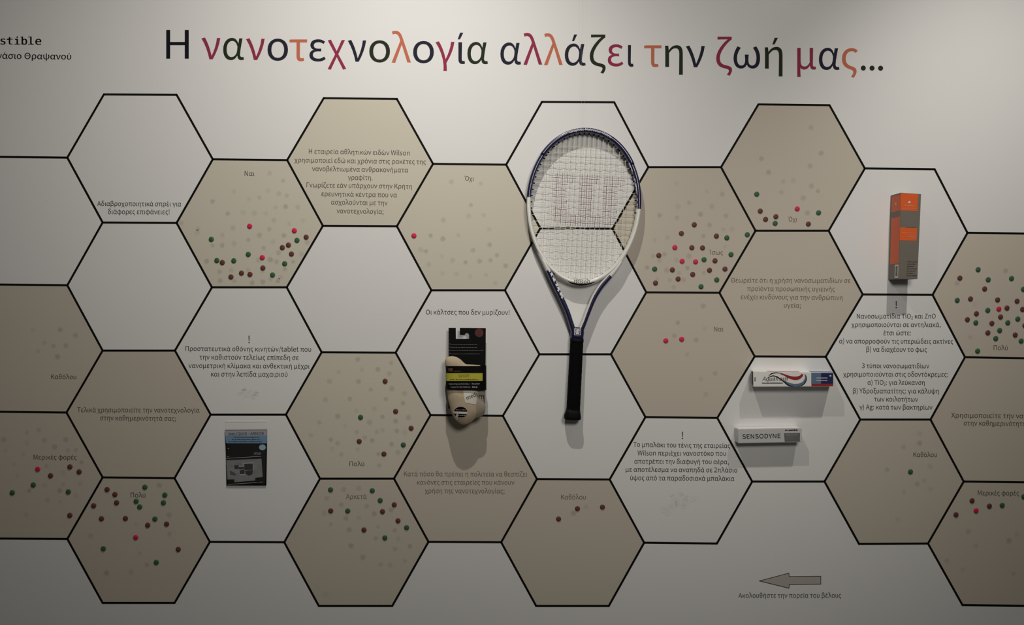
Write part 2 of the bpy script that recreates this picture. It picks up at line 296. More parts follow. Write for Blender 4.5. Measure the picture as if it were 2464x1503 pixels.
'μ':'600|88 -191 176 -191 171 -118 169 -48 168 39 188 14 212 -1 239 -9 269 -11 310 -5 349 14 383 44 414 88 415 88 425 43 443 12 470 -7 509 -12 534 -11 554 -6 571 0 560 66 527 60 508 64 495 77 490 101 496 519 408 519 408 163 373 112 339 81 305 67 270 63 227 72 198 98 181 141 176 201 176 519 88 519',
'ν':'504|206 0 292 0 363 133 417 260 457 387 483 519 396 519 380 411 350 301 312 193 266 89 262 89 233 202 194 321 146 435 94 532 7 509 70 400 125 276 171 141',
'ξ':'459|391 -196 426 -140 445 -91 452 -53 444 -8 419 23 374 45 308 61 263 71 223 84 190 103 164 129 148 164 142 209 149 256 168 295 197 327 234 350 275 364 319 369 344 368 368 366 393 362 393 436 369 432 348 430 325 430 277 440 235 467 204 508 192 561 203 615 231 656 273 681 322 689 443 689 443 760 31 760 31 689 180 695 148 672 124 642 108 605 103 563 111 512 134 468 168 434 212 409 212 405 170 388 132 363 100 331 75 292 58 247 53 198 60 137 80 88 112 52 153 24 202 5 255 -9 313 -22 350 -36 368 -53 373 -74 368 -100 351 -129 321 -168',
'ο':'570|286 -12 348 -4 404 19 452 58 489 112 513 179 521 259 513 339 489 407 452 461 404 500 348 524 286 532 223 524 167 500 119 461 82 407 58 339 50 259 58 179 82 112 119 58 167 19 223 -4|286 60 243 66 206 85 178 114 157 153 144 202 139 259 144 315 157 364 178 404 206 433 243 452 286 458 329 452 365 433 393 404 414 364 427 315 432 259 427 202 414 153 393 114 365 85 329 66',
'π':'625|518 -12 545 -11 569 -6 588 -1 576 66 535 60 513 63 498 72 489 88 486 111 487 194 489 318 494 447 598 447 598 519 98 519 24 514 24 447 144 447 140 301 127 150 107 0 195 -5 209 144 220 297 224 447 411 447 404 117 407 78 415 46 430 21 452 3 481 -9',
'ρ':'585|83 -191 171 -191 165 61 202 26 240 4 280 -9 322 -12 375 -4 426 21 470 61 504 116 527 185 536 267 529 344 510 409 478 461 434 500 379 524 312 532 252 525 197 503 150 466 114 414 91 348 83 265|308 61 273 64 238 74 203 95 166 131 166 263 171 323 186 372 209 410 238 437 272 453 308 458 352 452 387 434 413 406 432 368 442 321 446 266 441 207 427 156 405 116 377 86 344 67',
'ς':'460|336 -192 373 -135 395 -82 403 -40 397 6 377 40 341 65 286 87 248 101 213 119 183 143 160 175 145 217 139 271 144 324 158 370 180 407 209 435 245 452 286 458 323 453 355 437 385 414 430 471 401 494 368 514 328 527 282 532 221 524 166 501 118 464 82 413 58 349 50 271 58 195 79 137 112 92 153 58 199 34 247 15 285 1 308 -16 320 -36 324 -59 317 -89 298 -123 267 -164',
'σ':'582|282 -12 343 -5 397 18 443 55 478 105 500 168 508 243 501 311 481 369 448 415 406 449 406 453 461 451 514 448 569 444 569 519 286 519 226 512 170 490 122 454 84 403 59 336 50 253 58 174 82 108 118 56 166 18 221 -5|282 60 243 66 208 84 180 112 158 150 144 197 139 253 144 313 159 361 181 399 210 425 244 441 284 446 325 439 359 418 387 387 407 347 419 300 423 249 418 195 405 148 384 111 355 83 321 66',
'τ':'491|308 -12 339 -10 367 -5 391 1 377 68 360 64 344 61 327 60 303 65 288 82 284 111 287 448 463 448 463 519 101 519 28 514 28 448 202 448 202 117 204 78 212 46 225 21 245 3 272 -9',
'υ':'543|265 -12 327 -5 380 19 424 57 457 110 478 178 485 259 480 351 465 441 439 532 354 511 380 420 394 336 397 257 393 195 380 146 360 108 334 81 302 65 266 60 237 63 209 73 185 89 167 113 154 146 150 187 152 257 155 332 157 397 156 441 154 481 149 519 64 519 70 467 73 420 74 376 70 193 76 130 93 79 121 39 160 10 208 -7',
'φ':'726|322 58 273 66 230 84 193 114 164 153 146 202 139 260 146 317 164 366 193 405 230 435 273 454 322 461|322 -191 403 -191 403 -10 472 1 537 25 593 64 637 116 666 182 676 260 666 338 638 403 594 456 538 494 474 519 403 529 403 665 322 665 322 529 253 519 189 494 133 456 89 403 60 338 50 260 60 182 89 116 133 64 189 25 253 1 322 -10|403 461 453 454 498 435 534 406 562 366 580 318 586 260 580 202 561 153 532 114 495 84 451 66 403 58',
'χ':'512|98 -203 258 102 262 102 435 -203 520 -181 303 176 487 519 395 519 262 252 258 252 99 532 13 509 216 174 10 -191',
'ψ':'734|324 -191 406 -191 406 -12 484 -2 550 24 603 67 642 125 666 197 674 284 669 368 654 448 628 532 543 511 569 428 583 355 586 282 581 213 565 158 539 115 504 85 459 66 406 58 406 665 324 665 324 58 271 65 229 81 196 107 173 142 159 184 155 232 157 397 156 441 154 481 150 519 65 519 70 467 72 420 73 376 73 238 79 169 99 109 133 59 181 21 245 -3 324 -12',
'ω':'747|235 -12 277 -7 315 10 347 39 371 81 374 81 399 39 433 10 472 -7 516 -12 566 -5 609 16 644 52 670 103 687 168 692 247 686 331 667 404 638 469 600 532 520 498 558 436 584 377 600 315 605 243 597 162 576 105 544 71 504 60 469 66 439 87 419 127 412 189 413 232 415 278 420 329 325 329 329 278 332 232 333 189 326 129 305 89 275 67 239 60 199 71 167 104 146 157 138 229 144 304 162 371 191 433 230 496 150 532 112 468 82 399 62 324 54 244 61 166 78 102 106 52 142 16 186 -5',
}
MONO = {
'I':'578|94 700 483 700 483 620 336 620 336 80 483 80 483 0 94 0 94 80 241 80 241 620 94 620',
'b':'578|430 262 427 324 416 374 399 414 374 442 342 459 304 465 266 459 234 442 209 413 191 374 180 323 177 262 180 201 191 151 209 111 234 82 266 65 304 60 342 65 374 82 399 111 416 150 427 201|177 458 192 482 211 501 234 517 259 529 287 535 318 538 363 533 403 520 437 497 467 465 497 410 515 343 521 264 515 184 497 116 467 60 437 28 402 5 362 -9 317 -14 287 -11 259 -5 234 7 212 22 193 42 177 66 177 0 90 0 90 730 177 730',
'e':'578|521 284 521 242 148 242 148 239 153 186 168 142 192 106 226 80 269 65 319 60 347 61 376 65 405 73 436 83 468 96 501 113 501 27 469 14 437 4 406 -4 376 -9 347 -12 318 -14 260 -9 209 5 164 28 127 60 96 100 75 147 62 201 58 262 62 322 75 375 96 422 125 463 162 496 204 519 252 533 305 538 353 534 395 521 432 500 463 470 496 419 515 357|435 309 430 356 418 395 399 425 373 447 341 460 301 465 262 460 228 446 199 423 176 392 160 354 151 309',
'i':'578|120 525 341 525 341 67 512 67 512 0 83 0 83 67 255 67 255 458 120 458|255 730 341 730 341 620 255 620',
'l':'578|300 190 302 155 309 126 321 103 337 86 358 76 384 73 485 73 485 0 376 0 328 6 288 22 256 50 232 87 218 134 213 190 213 667 75 667 75 735 300 735',
'r':'578|542 417 523 430 504 440 485 448 466 454 445 457 422 458 373 452 332 436 299 407 275 369 261 320 256 261 256 0 170 0 170 525 256 525 256 422 273 457 296 485 323 508 355 525 390 534 429 538 450 537 470 534 489 530 507 524 524 515 542 505',
's':'578|456 507 456 422 431 436 407 446 382 455 356 461 331 464 305 466 269 463 240 457 218 447 202 432 192 412 189 389 191 367 199 350 211 336 232 325 268 313 318 302 353 296 392 285 424 269 450 247 468 220 479 189 483 152 477 104 458 63 428 30 386 6 335 -9 274 -14 247 -13 220 -10 192 -5 163 1 132 9 100 19 100 108 132 93 162 81 192 71 221 64 249 60 276 59 311 61 340 69 364 82 382 99 392 121 396 147 389 174 367 198 331 216 281 230 277 231 245 237 200 249 163 265 136 286 117 312 106 343 102 380 107 427 124 466 153 497 192 520 240 533 299 538 326 537 353 534 380 530 406 524 431 516',
't':'578|288 674 288 525 484 525 484 458 288 458 288 173 290 138 298 111 310 92 328 79 354 71 387 69 484 69 484 0 378 0 320 4 274 17 241 39 219 71 206 116 202 173 202 458 61 458 61 525 202 525 202 674',
}


def parse(s):
    p = s.split('|')
    cons = []
    for c in p[1:]:
        if c:
            n = [int(x) for x in c.split()]
            cons.append(list(zip(n[0::2], n[1::2])))
    return int(p[0]), cons


TONOS = [(-38, 560), (16, 560), (96, 722), (18, 722)]
ACC = {'ά': ('α', 250), 'έ': ('ε', 205), 'ή': ('η', 275), 'ί': ('ι', 105), 'ό': ('ο', 255), 'ύ': ('υ', 250), 'ώ': ('ω', 350)}
_fill = {}


def glyph(ch, table=None):
    """(advance, vertices, triangles) of a character, filled once and kept"""
    table = table or GLYPHS
    key = (ch, id(table))
    if key in _fill:
        return _fill[key]
    if ch == ' ':
        r = (SPACE, [], [])
    else:
        if ch in ACC:
            adv, cons = parse(table[ACC[ch][0]])
            cons = cons + [[(x + ACC[ch][1], y) for x, y in TONOS]]
        elif ch == 'ϊ':
            adv, cons = parse(table['ι'])
            for dx in (20, 140):
                cons = cons + [[(dx + 38 * math.cos(a), 630 + 38 * math.sin(a)) for a in [k * math.pi / 5 for k in range(10)]]]
        elif ch in 'ΌΊ':
            adv, cons = parse(table['Ο' if ch == 'Ό' else 'Ι'])
            cons = [[(x + 70, y) for x, y in c] for c in cons] + [[(x + 10, y + 20) for x, y in TONOS]]
            adv += 70
        elif ch == '₂':
            adv, cons = parse(table['2'])
            cons = [[(x * .6, y * .6 - 110) for x, y in c] for c in cons]
            adv = int(adv * .6)
        else:
            adv, cons = parse(table[ch])
        cu = bpy.data.curves.new('g', 'CURVE')
        cu.dimensions = '2D'
        cu.fill_mode = 'FRONT'
        for c in cons:
            sp = cu.splines.new('POLY')
            sp.points.add(len(c) - 1)
            for p, (x, y) in zip(sp.points, c):
                p.co = (x / 10, y / 10, 0, 1)
            sp.use_cyclic_u = True
        ob = bpy.data.objects.new('g', cu)
        COL.objects.link(ob)
        dg = bpy.context.evaluated_depsgraph_get()
        me = bpy.data.meshes.new_from_object(ob.evaluated_get(dg))
        r = (adv, [(v.co.x * 10, v.co.y * 10) for v in me.vertices], [list(p.vertices) for p in me.polygons])
        bpy.data.meshes.remove(me)
        bpy.data.objects.remove(ob)
        bpy.data.curves.remove(cu)
    _fill[key] = r
    return r


def layout(text, table=None):
    x = 0
    out = []
    for ch in text:
        adv, v, f = glyph(ch, table)
        if f:
            out.append((ch, [(a + x, b) for a, b in v], f))
        x += adv
    if not out:
        return [], 0
    lo = min(p[0] for p in out[0][1])
    hi = max(p[0] for g in out for p in g[1])
    return [(c, [(a - lo, b) for a, b in v], f) for c, v, f in out], hi - lo


def write(mb, text, pl, pr, cap, place, mi=0, table=None, slant=0.0, natural=False):
    """one line of lettering from baseline point pl to pr (photo pixels), cap height in pixels; place(px,py) puts it on its surface"""
    gl, wd_ = layout(text, table)
    dx, dy = pr[0] - pl[0], pr[1] - pl[1]
    L = math.hypot(dx, dy)
    ux, uy = dx / L, dy / L
    sx = cap / 700.0 if natural else L / wd_
    sy = cap / 700.0
    for c, v, f in gl:
        pts = []
        for a, b in v:
            a += slant * b
            pts.append(place(pl[0] + ux * a * sx + uy * b * sy, pl[1] + uy * a * sx - ux * b * sy))
        mb.add(pts, [list(reversed(q)) for q in f], mi)


def on(h):
    return lambda px, py: at(px, py, h)


# ------------------------------------------------------------------ materials
PAPER = (.82, .82, .82)
BEIGE = (.655, .615, .52)
TAUPE = (.60, .545, .465)
M_paper = mat('printed_vinyl_white', PAPER, .62, .2, bump=.25, bscale=7.0)
M_beige = mat('printed_beige', BEIGE, .62, .2)
M_taupe = mat('printed_taupe', TAUPE, .62, .2)
M_mark_b = mark_mat('sticker_residue_beige', BEIGE, (.44, .42, .35))
M_mark_t = mark_mat('sticker_residue_taupe', TAUPE, (.42, .375, .32))
M_mark_w = mark_mat('smudge_on_white', PAPER, (.50, .47, .43))
M_line = mat('printed_black_line', (.006, .006, .005), .7, .1)
M_ink = mat('printed_black_ink', (.02, .02, .018), .7, .1)
M_ink_soft = mat('printed_grey_ink', (.075, .07, .058), .7, .1)
M_ink_brown = mat('printed_brown_ink', (.19, .135, .105), .7, .1)
INK = {'k': mat('letter_black', (.010, .010, .016), .7, .1), 'n': mat('letter_navy', (.022, .022, .040), .7, .1),
       'c': mat('letter_crimson', (.31, .035, .085), .7, .1), 'o': mat('letter_orange', (.58, .17, .10), .7, .1),
       'g': mat('letter_dark_green', (.024, .032, .018), .7, .1)}
M_wall = mat('plaster', (.6, .59, .56), .8, .2, bump=.3, bscale=60)

# ------------------------------------------------------------------ wall and printed banner
w = MB()
a, b, c, d = Vector((-2.4, .0025, 0)), Vector((2.4, .0025, 0)), Vector((2.4, .0025, 2.9)), Vector((-2.4, .0025, 2.9))
back = Vector((0, .12, 0))
w.add([a, b, c, d, a + back, b + back, c + back, d + back],
      [(0, 1, 2, 3), (5, 4, 7, 6), (1, 5, 6, 2), (4, 0, 3, 7), (3, 2, 6, 7), (4, 5, 1, 0)])
wall = w.build('wall_back', M_wall)
wall['kind'] = 'structure'

ban = thing('exhibition_banner', at(1232, 1560), 'large white printed banner with black honeycomb lines and a multicoloured Greek heading', 'banner')
sh = MB()
q = [at(-320, 1800), at(2790, 1800), at(2790, -260), at(-320, -260)]
t = Vector((0, .002, 0))
sh.add(q + [p + t for p in q], [(0, 1, 2, 3), (5, 4, 7, 6), (1, 5, 6, 2), (4, 0, 3, 7), (3, 2, 6, 7), (4, 5, 1, 0)])
sh.build('vinyl_sheet', M_paper, ban)

V = {}
HEX = {  # corners TL TR R BR BL L in photo pixels
 'spray': [(250, 227), (425, 228), (512, 383), (425, 536), (247, 535), (162, 379)],
 'blank_left': [(247, 535), (425, 536), (510, 691), (421, 843), (247, 843), (162, 686)],
 'finally': [(247, 843), (421, 843), (507, 997), (420, 1150), (247, 1148), (160, 992)],
 'poly_low': [(247, 1148), (420, 1150), (505, 1303), (420, 1450), (247, 1450), (162, 1296)],
 'edge_top': [(-16, 377), (162, 379), (247, 535), (162, 686), (-16, 684), (-105, 530)],
 'not_at_all_left': [(-16, 684), (162, 686), (247, 843), (160, 992), (-18, 990), (-105, 838)],
 'sometimes_left': [(-18, 990), (160, 992), (247, 1148), (162, 1296), (-16, 1295), (-107, 1143)],
 'yes_left': [(512, 383), (691, 385), (777, 543), (690, 691), (510, 691), (425, 536)],
 'screen': [(510, 691), (690, 691), (774, 847), (688, 997), (507, 997), (421, 843)],
 'armor': [(507, 997), (688, 997), (770, 1151), (684, 1304), (505, 1303), (420, 1150)],
 'sports': [(779, 236), (955, 238), (1042, 394), (955, 544), (777, 543), (691, 385)],
 'blank_mid': [(777, 543), (955, 544), (1038, 698), (952, 848), (774, 847), (690, 691)],
 'much': [(774, 847), (952, 848), (1036, 998), (948, 1151), (770, 1151), (688, 997)],
 'enough': [(770, 1151), (948, 1151), (1031, 1303), (944, 1457), (767, 1457), (684, 1304)],
 'no_mid': [(1042, 394), (1218, 396), (1300, 549), (1215, 698), (1038, 698), (955, 544)],
 'socks': [(1038, 698), (1215, 698), (1298, 852), (1210, 1000), (1036, 998), (952, 848)],
 'state': [(1036, 998), (1210, 1000), (1292, 1152), (1206, 1304), (1031, 1303), (948, 1151)],
 'racket_top': [(1304, 245), (1478, 246), (1560, 402), (1474, 550), (1300, 549), (1218, 396)],
 'racket_mid': [(1300, 549), (1474, 550), (1555, 703), (1470, 852), (1298, 852), (1215, 698)],
 'racket_low': [(1298, 852), (1470, 852), (1553, 1003), (1467, 1153), (1292, 1152), (1210, 1000)],
 'not_at_all_mid': [(1292, 1152), (1467, 1153), (1550, 1305), (1465, 1457), (1290, 1457), (1206, 1304)],
 'maybe': [(1560, 402), (1735, 402), (1818, 555), (1731, 704), (1555, 703), (1474, 550)],
 'yes_right': [(1555, 703), (1731, 704), (1816, 857), (1726, 1005), (1553, 1003), (1470, 852)],
 'ball': [(1553, 1003), (1726, 1005), (1810, 1158), (1725, 1307), (1550, 1305), (1467, 1153)],
 'no_right': [(1825, 251), (1996, 253), (2081, 405), (1994, 555), (1818, 555), (1735, 402)],
 'hygiene': [(1818, 555), (1994, 555), (2076, 708), (1987, 858), (1816, 857), (1731, 704)],
 'toothpaste': [(1816, 857), (1987, 858), (2070, 1009), (1984, 1158), (1810, 1158), (1726, 1005)],
 'sunscreen': [(2081, 405), (2249, 407), (2328, 560), (2244, 709), (2076, 708), (1994, 555)],
 'particles': [(2076, 708), (2244, 709), (2322, 859), (2239, 1009), (2070, 1009), (1987, 858)],
 'not_at_all_right': [(2070, 1009), (2239, 1009), (2319, 1158), (2233, 1307), (2067, 1308), (1984, 1158)],
 'much_right': [(2328, 560), (2502, 562), (2590, 713), (2496, 862), (2322, 859), (2244, 709)],
 'use': [(2322, 859), (2496, 862), (2584, 1012), (2490, 1160), (2319, 1158), (2239, 1009)],
 'sometimes_right': [(2319, 1158), (2490, 1160), (2578, 1310), (2486, 1457), (2316, 1455), (2233, 1307)],
}
FILLS = {'finally': 't', 'poly_low': 't', 'not_at_all_left': 't', 'sometimes_left': 't', 'yes_left': 'b', 'sports': 'b', 'much': 'b',
         'enough': 't', 'no_mid': 'b', 'state': 't', 'not_at_all_mid': 't', 'maybe': 't', 'yes_right': 't', 'no_right': 't',
         'hygiene': 't', 'not_at_all_right': 't', 'much_right': 't', 'use': 't', 'sometimes_right': 't'}
PANEL = {}
for k, tone in FILLS.items():
    m = MB()
    m.add([at(x, y, .0001) for x, y in HEX[k]], [(5, 4, 3, 2, 1, 0)])
    PANEL[k] = m.build('hexagon_panel', M_beige if tone == 'b' else M_taupe, ban, label='beige hexagon' if tone == 'b' else 'grey-brown hexagon')

ln = MB()
seen = set()
HW = 2.55
for k, pts in HEX.items():
    for i in range(6):
        p, r = pts[i], pts[(i + 1) % 6]
        key = tuple(sorted((p, r)))
        if key in seen:
            continue
        seen.add(key)
        dx, dy = r[0] - p[0], r[1] - p[1]
        L = math.hypot(dx, dy)
        dx, dy = dx / L, dy / L
        e = 1.2
        qd = [(p[0] - dx * e - dy * HW, p[1] - dy * e + dx * HW), (r[0] + dx * e - dy * HW, r[1] + dy * e + dx * HW),
              (r[0] + dx * e + dy * HW, r[1] + dy * e - dx * HW), (p[0] - dx * e + dy * HW, p[1] - dy * e - dx * HW)]
        ln.add([at(x, y, .0002) for x, y in qd], [(0, 1, 2, 3)])
ln.build('honeycomb_outline', M_line, ban, label='black honeycomb lines')

# heading: every letter (left, right in px, colour); baseline falls slightly to the right as in the photo
base = lambda x: 141.0 + (x - 400) * .0166
WORDS = [
 [('Η', 400, 454.2, 'k')],
 [('ν', 484.8, 530.2, 'c'), ('α', 537, 587, 'g'), ('ν', 592, 637, 'c'), ('ο', 643.7, 693, 'n'), ('τ', 696.6, 739, 'o'), ('ε', 744.4, 783.7, 'n'),
  ('χ', 788.4, 833, 'c'), ('ν', 837, 881, 'n'), ('ο', 888.5, 938.4, 'g'), ('λ', 942.4, 988.7, 'o'), ('ο', 994, 1044, 'n'), ('γ', 1048, 1093.4, 'c'),
  ('ί', 1103, 1118, 'n'), ('α', 1124.6, 1174, 'g')],
 [('α', 1204, 1253.6, 'n'), ('λ', 1259.5, 1304.7, 'c'), ('λ', 1309, 1354, 'o'), ('ά', 1359, 1409.4, 'n'), ('ζ', 1419, 1457.4, 'g'),
  ('ε', 1462.3, 1500, 'c'), ('ι', 1511, 1524.4, 'n')],
 [('τ', 1550, 1591.6, 'o'), ('η', 1600, 1643, 'g'), ('ν', 1650.4, 1696, 'n')],
 [('ζ', 1723.3, 1761.6, 'c'), ('ω', 1765, 1829, 'n'), ('ή', 1840, 1883, 'g')],
 [('μ', 1918.4, 1963.6, 'c'), ('α', 1970.5, 2020, 'n'), ('ς', 2026, 2064, 'o')],
]
MI = {k: i for i, k in enumerate('kncog')}
for wn, wl in enumerate(WORDS):
    m = MB()
    for ch, l, r, colr in wl:
        bare = ACC[ch][0] if ch in ACC else ch
        adv, v, f = glyph(bare)
        lo, hi = min(p[0] for p in v), max(p[0] for p in v)
        sx, sy = (r - l) / (hi - lo), .0985
        if ch == 'ί':
            sx = .1
        parts = [(v, f)]
        if ch in ACC:
            o = ACC[ch][1] + (20 if ch != 'ί' else 5)
            up = 30
            parts.append(([(x + o, y + up) for x, y in TONOS], [[0, 1, 2, 3]]))
        for pv, pf in parts:
            m.add([at(l + (x - lo) * sx, base(l) - y * sy, .0003) for x, y in pv],
                  [list(reversed(q_)) if len(parts[0][1]) and pf is not parts[-1][1] else list(reversed(q_)) for q_ in pf], MI[colr])
    if wn == 5:
        for x, y in ((2077.4, 163.6), (2098.4, 163.8), (2119, 164)):
            m.add([at(x + 6.1 * math.cos(k * .3142), y + 6.1 * math.sin(k * .3142), .0003) for k in range(20)], [list(range(20))], MI['g'])
    m.build('title_word', [INK[k] for k in 'kncog'], ban, label='heading word ' + ''.join(x[0] for x in wl))

Z = lambda ox, oy, s: (lambda x, y: (ox + x / s, oy + y / s))
zs, zt, zn, zp, zb, zk = Z(680, 330, 6.659), Z(1740, 550, 4.697), Z(1980, 700, 4.1756), Z(420, 790, 6.844), Z(1480, 1010, 6.012), Z(940, 1090, 6.535)
CAP = {  # name: (ink, [(text, baseline left, baseline right)], cap height px)
 'spray': ('k', [('Αδιαβροχοποιητικά σπρέι για', (234, 495), (436, 496)), ('διάφορες επιφάνειες!', (260, 514.5), (408, 515))]),
 'yes_left': ('s', [('Ναι', (588.5, 422.5), (612.2, 423))]),
 'sports': ('s', [('Η εταιρεία αθλητικών ειδών Wilson', zs(420, 262), zs(2035, 290)),
                  ('χρησιμοποιεί εδώ και χρόνια στις ρακέτες της', zs(190, 400), zs(2295, 432)),
                  ('νανοβελτιωμένα ανθρακονήματα', zs(470, 540), zs(2010, 562)), ('γραφίτη.', zs(1045, 680), zs(1440, 685)),
                  ('Γνωρίζετε εάν υπάρχουν στην Κρήτη', zs(383, 800), zs(2070, 825)), ('ερευνητικά κέντρα που να', zs(622, 942), zs(1832, 962)),
                  ('ασχολούνται με την', zs(778, 1075), zs(1680, 1090)), ('νανοτεχνολογία;', zs(865, 1215), zs(1615, 1228))]),
 'no_mid': ('s', [('Όχι', (1117, 434.5), (1140, 435))]),
 'maybe': ('b', [('Ίσως', (1706.5, 612), (1739.5, 613))]),
 'no_right': ('b', [('Όχι', (1895.6, 532.5), (1918, 533))]),
 'hygiene': ('b', [('Θεωρείτε ότι η χρήση νανοσωματιδίων σε', zt(90, 608), zt(1440, 612)), ('προϊόντα προσωπικής υγιεινής', zt(272, 702), zt(1262, 708)),
                   ('ενέχει κινδύνους για την ανθρώπινη', zt(200, 795), zt(1350, 805)), ('υγεία;', zt(687, 890), zt(878, 893))]),
 'yes_right': ('b', [('Ναι', (1718, 797), (1740.6, 797))]),
 'much_right': ('s', [('Πολύ', (2391, 841.7), (2425, 842))]),
 'particles': ('k', [('Νανοσωματίδια TiO₂ και ZnO', zn(342, 275), zn(1133, 275)), ('χρησιμοποιούνται σε αντηλιακά,', zn(288, 360), zn(1183, 360)),
                     ('έτσι ώστε:', zn(610, 443), zn(885, 443)), ('α) να απορροφούν τις υπεριώδεις ακτίνες', zn(165, 525), zn(1308, 528)),
                     ('β) να διαχέουν το φως', zn(437, 608), zn(1045, 610)), ('3 τύποι νανοσωματιδίων', zn(392, 773), zn(1068, 775)),
                     ('χρησιμοποιούνται στις οδοντόκρεμες:', zn(205, 857), zn(1258, 860)), ('α) TiO₂: για λεύκανση', zn(450, 940), zn(1023, 942)),
                     ('β) Υδροξυαπατίτης: για κάλυψη', zn(303, 1025), zn(1165, 1027)), ('των κοιλοτήτων', zn(515, 1107), zn(955, 1110)),
                     ('γ) Ag: κατά των βακτηρίων', zn(368, 1187), zn(1100, 1190))]),
 'use': ('s', [('Χρησιμοποιείτε την νανοτεχνολογία', (2289, 1004), (2569, 1007)), ('στην καθημερινότητά σας;', (2319, 1022.8), (2501, 1025))]),
 'finally': ('s', [('Τελικά χρησιμοποιείτε την νανοτεχνολογία', (186, 991), (480, 992)), ('στην καθημερινότητά σας;', (241, 1010.5), (423, 1012))]),
 'screen': ('k', [('Προστατευτικά οθόνης κινητών/tablet που', zp(180, 368), zp(2250, 380)), ('την καθιστούν τελείως επίπεδη σε', zp(412, 508), zp(2045, 518)),
                  ('νανομετρική κλίμακα και ανθεκτική μέχρι', zp(230, 647), zp(2222, 658)), ('και στην λεπίδα μαχαιριού', zp(600, 787), zp(1860, 792))]),
 'socks': ('k', [('Οι κάλτσες που δεν μυρίζουν!', (1025, 756), (1226, 757))]),
 'ball': ('k', [('Το μπαλάκι του τένις της εταιρείας', zb(265, 388), zb(1665, 405)), ('Wilson περιέχει νανοστόκο που', zb(325, 510), zb(1605, 517)),
                ('αποτρέπει την διαφυγή του αέρα,', zb(280, 630), zb(1645, 638)), ('με αποτέλεσμα να αναπηδά σε 2πλάσιο', zb(155, 748), zb(1768, 757)),
                ('ύψος από τα παραδοσιακά μπαλάκια', zb(220, 868), zb(1725, 880))]),
 'state': ('b', [('Κατά πόσο θα πρέπει η πολιτεία να θεσπίζει', zk(210, 360), zk(2148, 365)), ('κανόνες στις εταιρείες που κάνουν', zk(415, 492), zk(1945, 495)),
                 ('χρήση της νανοτεχνολογίας;', zk(538, 625), zk(1790, 630))]),
 'poly_low': ('s', [('Πολύ', (314.4, 1196), (350, 1196.5))]),
 'much': ('s', [('Πολύ', (841, 1121), (876.4, 1121))]),
 'enough': ('b', [('Αρκετά', (832.5, 1199.7), (882.5, 1199.7))]),
 'not_at_all_mid': ('b', [('Καθόλου', (1350, 1201), (1409.6, 1201))]),
 'not_at_all_right': ('s', [('Καθόλου', (2198, 1099), (2254.5, 1099))]),
 'not_at_all_left': ('s', [('Καθόλου', (123, 911.5), (183.6, 912))]),
 'sometimes_left': ('s', [('Μερικές φορές', (81, 1105), (184.5, 1105))]),
 'sometimes_right': ('s', [('Μερικές φορές', (2353, 1191), (2452, 1191.5))]),
 'arrow': ('s', [('Ακολουθήστε την πορεία του βέλους', (1777, 1437.6), (2024, 1437.2))]),
}
IM = {'k': M_ink, 's': M_ink_soft, 'b': M_ink_brown}
for k, (ink, lines) in CAP.items():
    m = MB()
    for text, pl, pr in lines:
        write(m, text, pl, pr, 11.4, on(.0003))
    m.build('caption', IM[ink], ban, label='caption starting ' + ' '.join(lines[0][0].split()[:3]))
for x, y0, y1 in ((599.3, 807.5, 825), (1642.2, 1038.6, 1055.7), (2156.5, 724, 741)):
    m = MB()
    write(m, '!', (x - 1.8, y1), (x + 1.8, y1), y1 - y0, on(.0003))
    m.build('caption', M_ink_soft, ban, label='exclamation mark')
m = MB()
for dx in (-.6, 0, .6):
    write(m, 'Irresistible', (-100.5 + dx, 106), (99 + dx, 107.5), 18.5, on(.0003), table=MONO)
# slab feet and heads of the typewriter letters s t i b l e
for x0_, x1_, y0_ in ((16.6, 24, 94.2), (36.5, 42, 94.2), (49.5, 55, 88.0), (68, 74, 88.0), (67.5, 81.5, 105.6), (34.5, 48.5, 105.4)):
    m.add([at(x, y, .0003) for x, y in ((x0_, y0_ + 1.6), (x1_, y0_ + 1.6), (x1_, y0_), (x0_, y0_))], [(0, 1, 2, 3)])
for dx in (0, .4):
    write(m, 'Γυμνάσιο Θραψανού', (-45 + dx, 140.5), (171 + dx, 143), 14.8, on(.0003))
m.build('caption', M_ink, ban, label='typewriter lettering over a school name')

za = Z(1720, 1340, 6.844)
AR = [za(735, 390), za(1218, 262), za(1226, 318), za(1745, 312), za(1745, 441), za(1228, 447), za(1220, 509)]
m = MB()
m.add([at(x, y, .0002) for x, y in AR], [(1, 0, 6), (2, 1, 6, 5), (3, 2, 5, 4)])
for i in range(7):
    p, r = AR[i], AR[(i + 1) % 7]
    dx, dy = r[0] - p[0], r[1] - p[1]
    L = math.hypot(dx, dy)
    dx, dy = dx / L * .8, dy / L * .8
    m.add([at(x, y, .0003) for x, y in ((p[0] - dx - dy, p[1] - dy + dx), (r[0] + dx - dy, r[1] + dy + dx), (r[0] + dx + dy, r[1] + dy - dx), (p[0] - dx + dy, p[1] - dy - dx))],
          [(0, 1, 2, 3)], 1)
m.build('direction_arrow', [mat('printed_arrow_grey', (.50, .48, .44), .65, .2), M_ink_soft], ban, label='grey printed arrow')

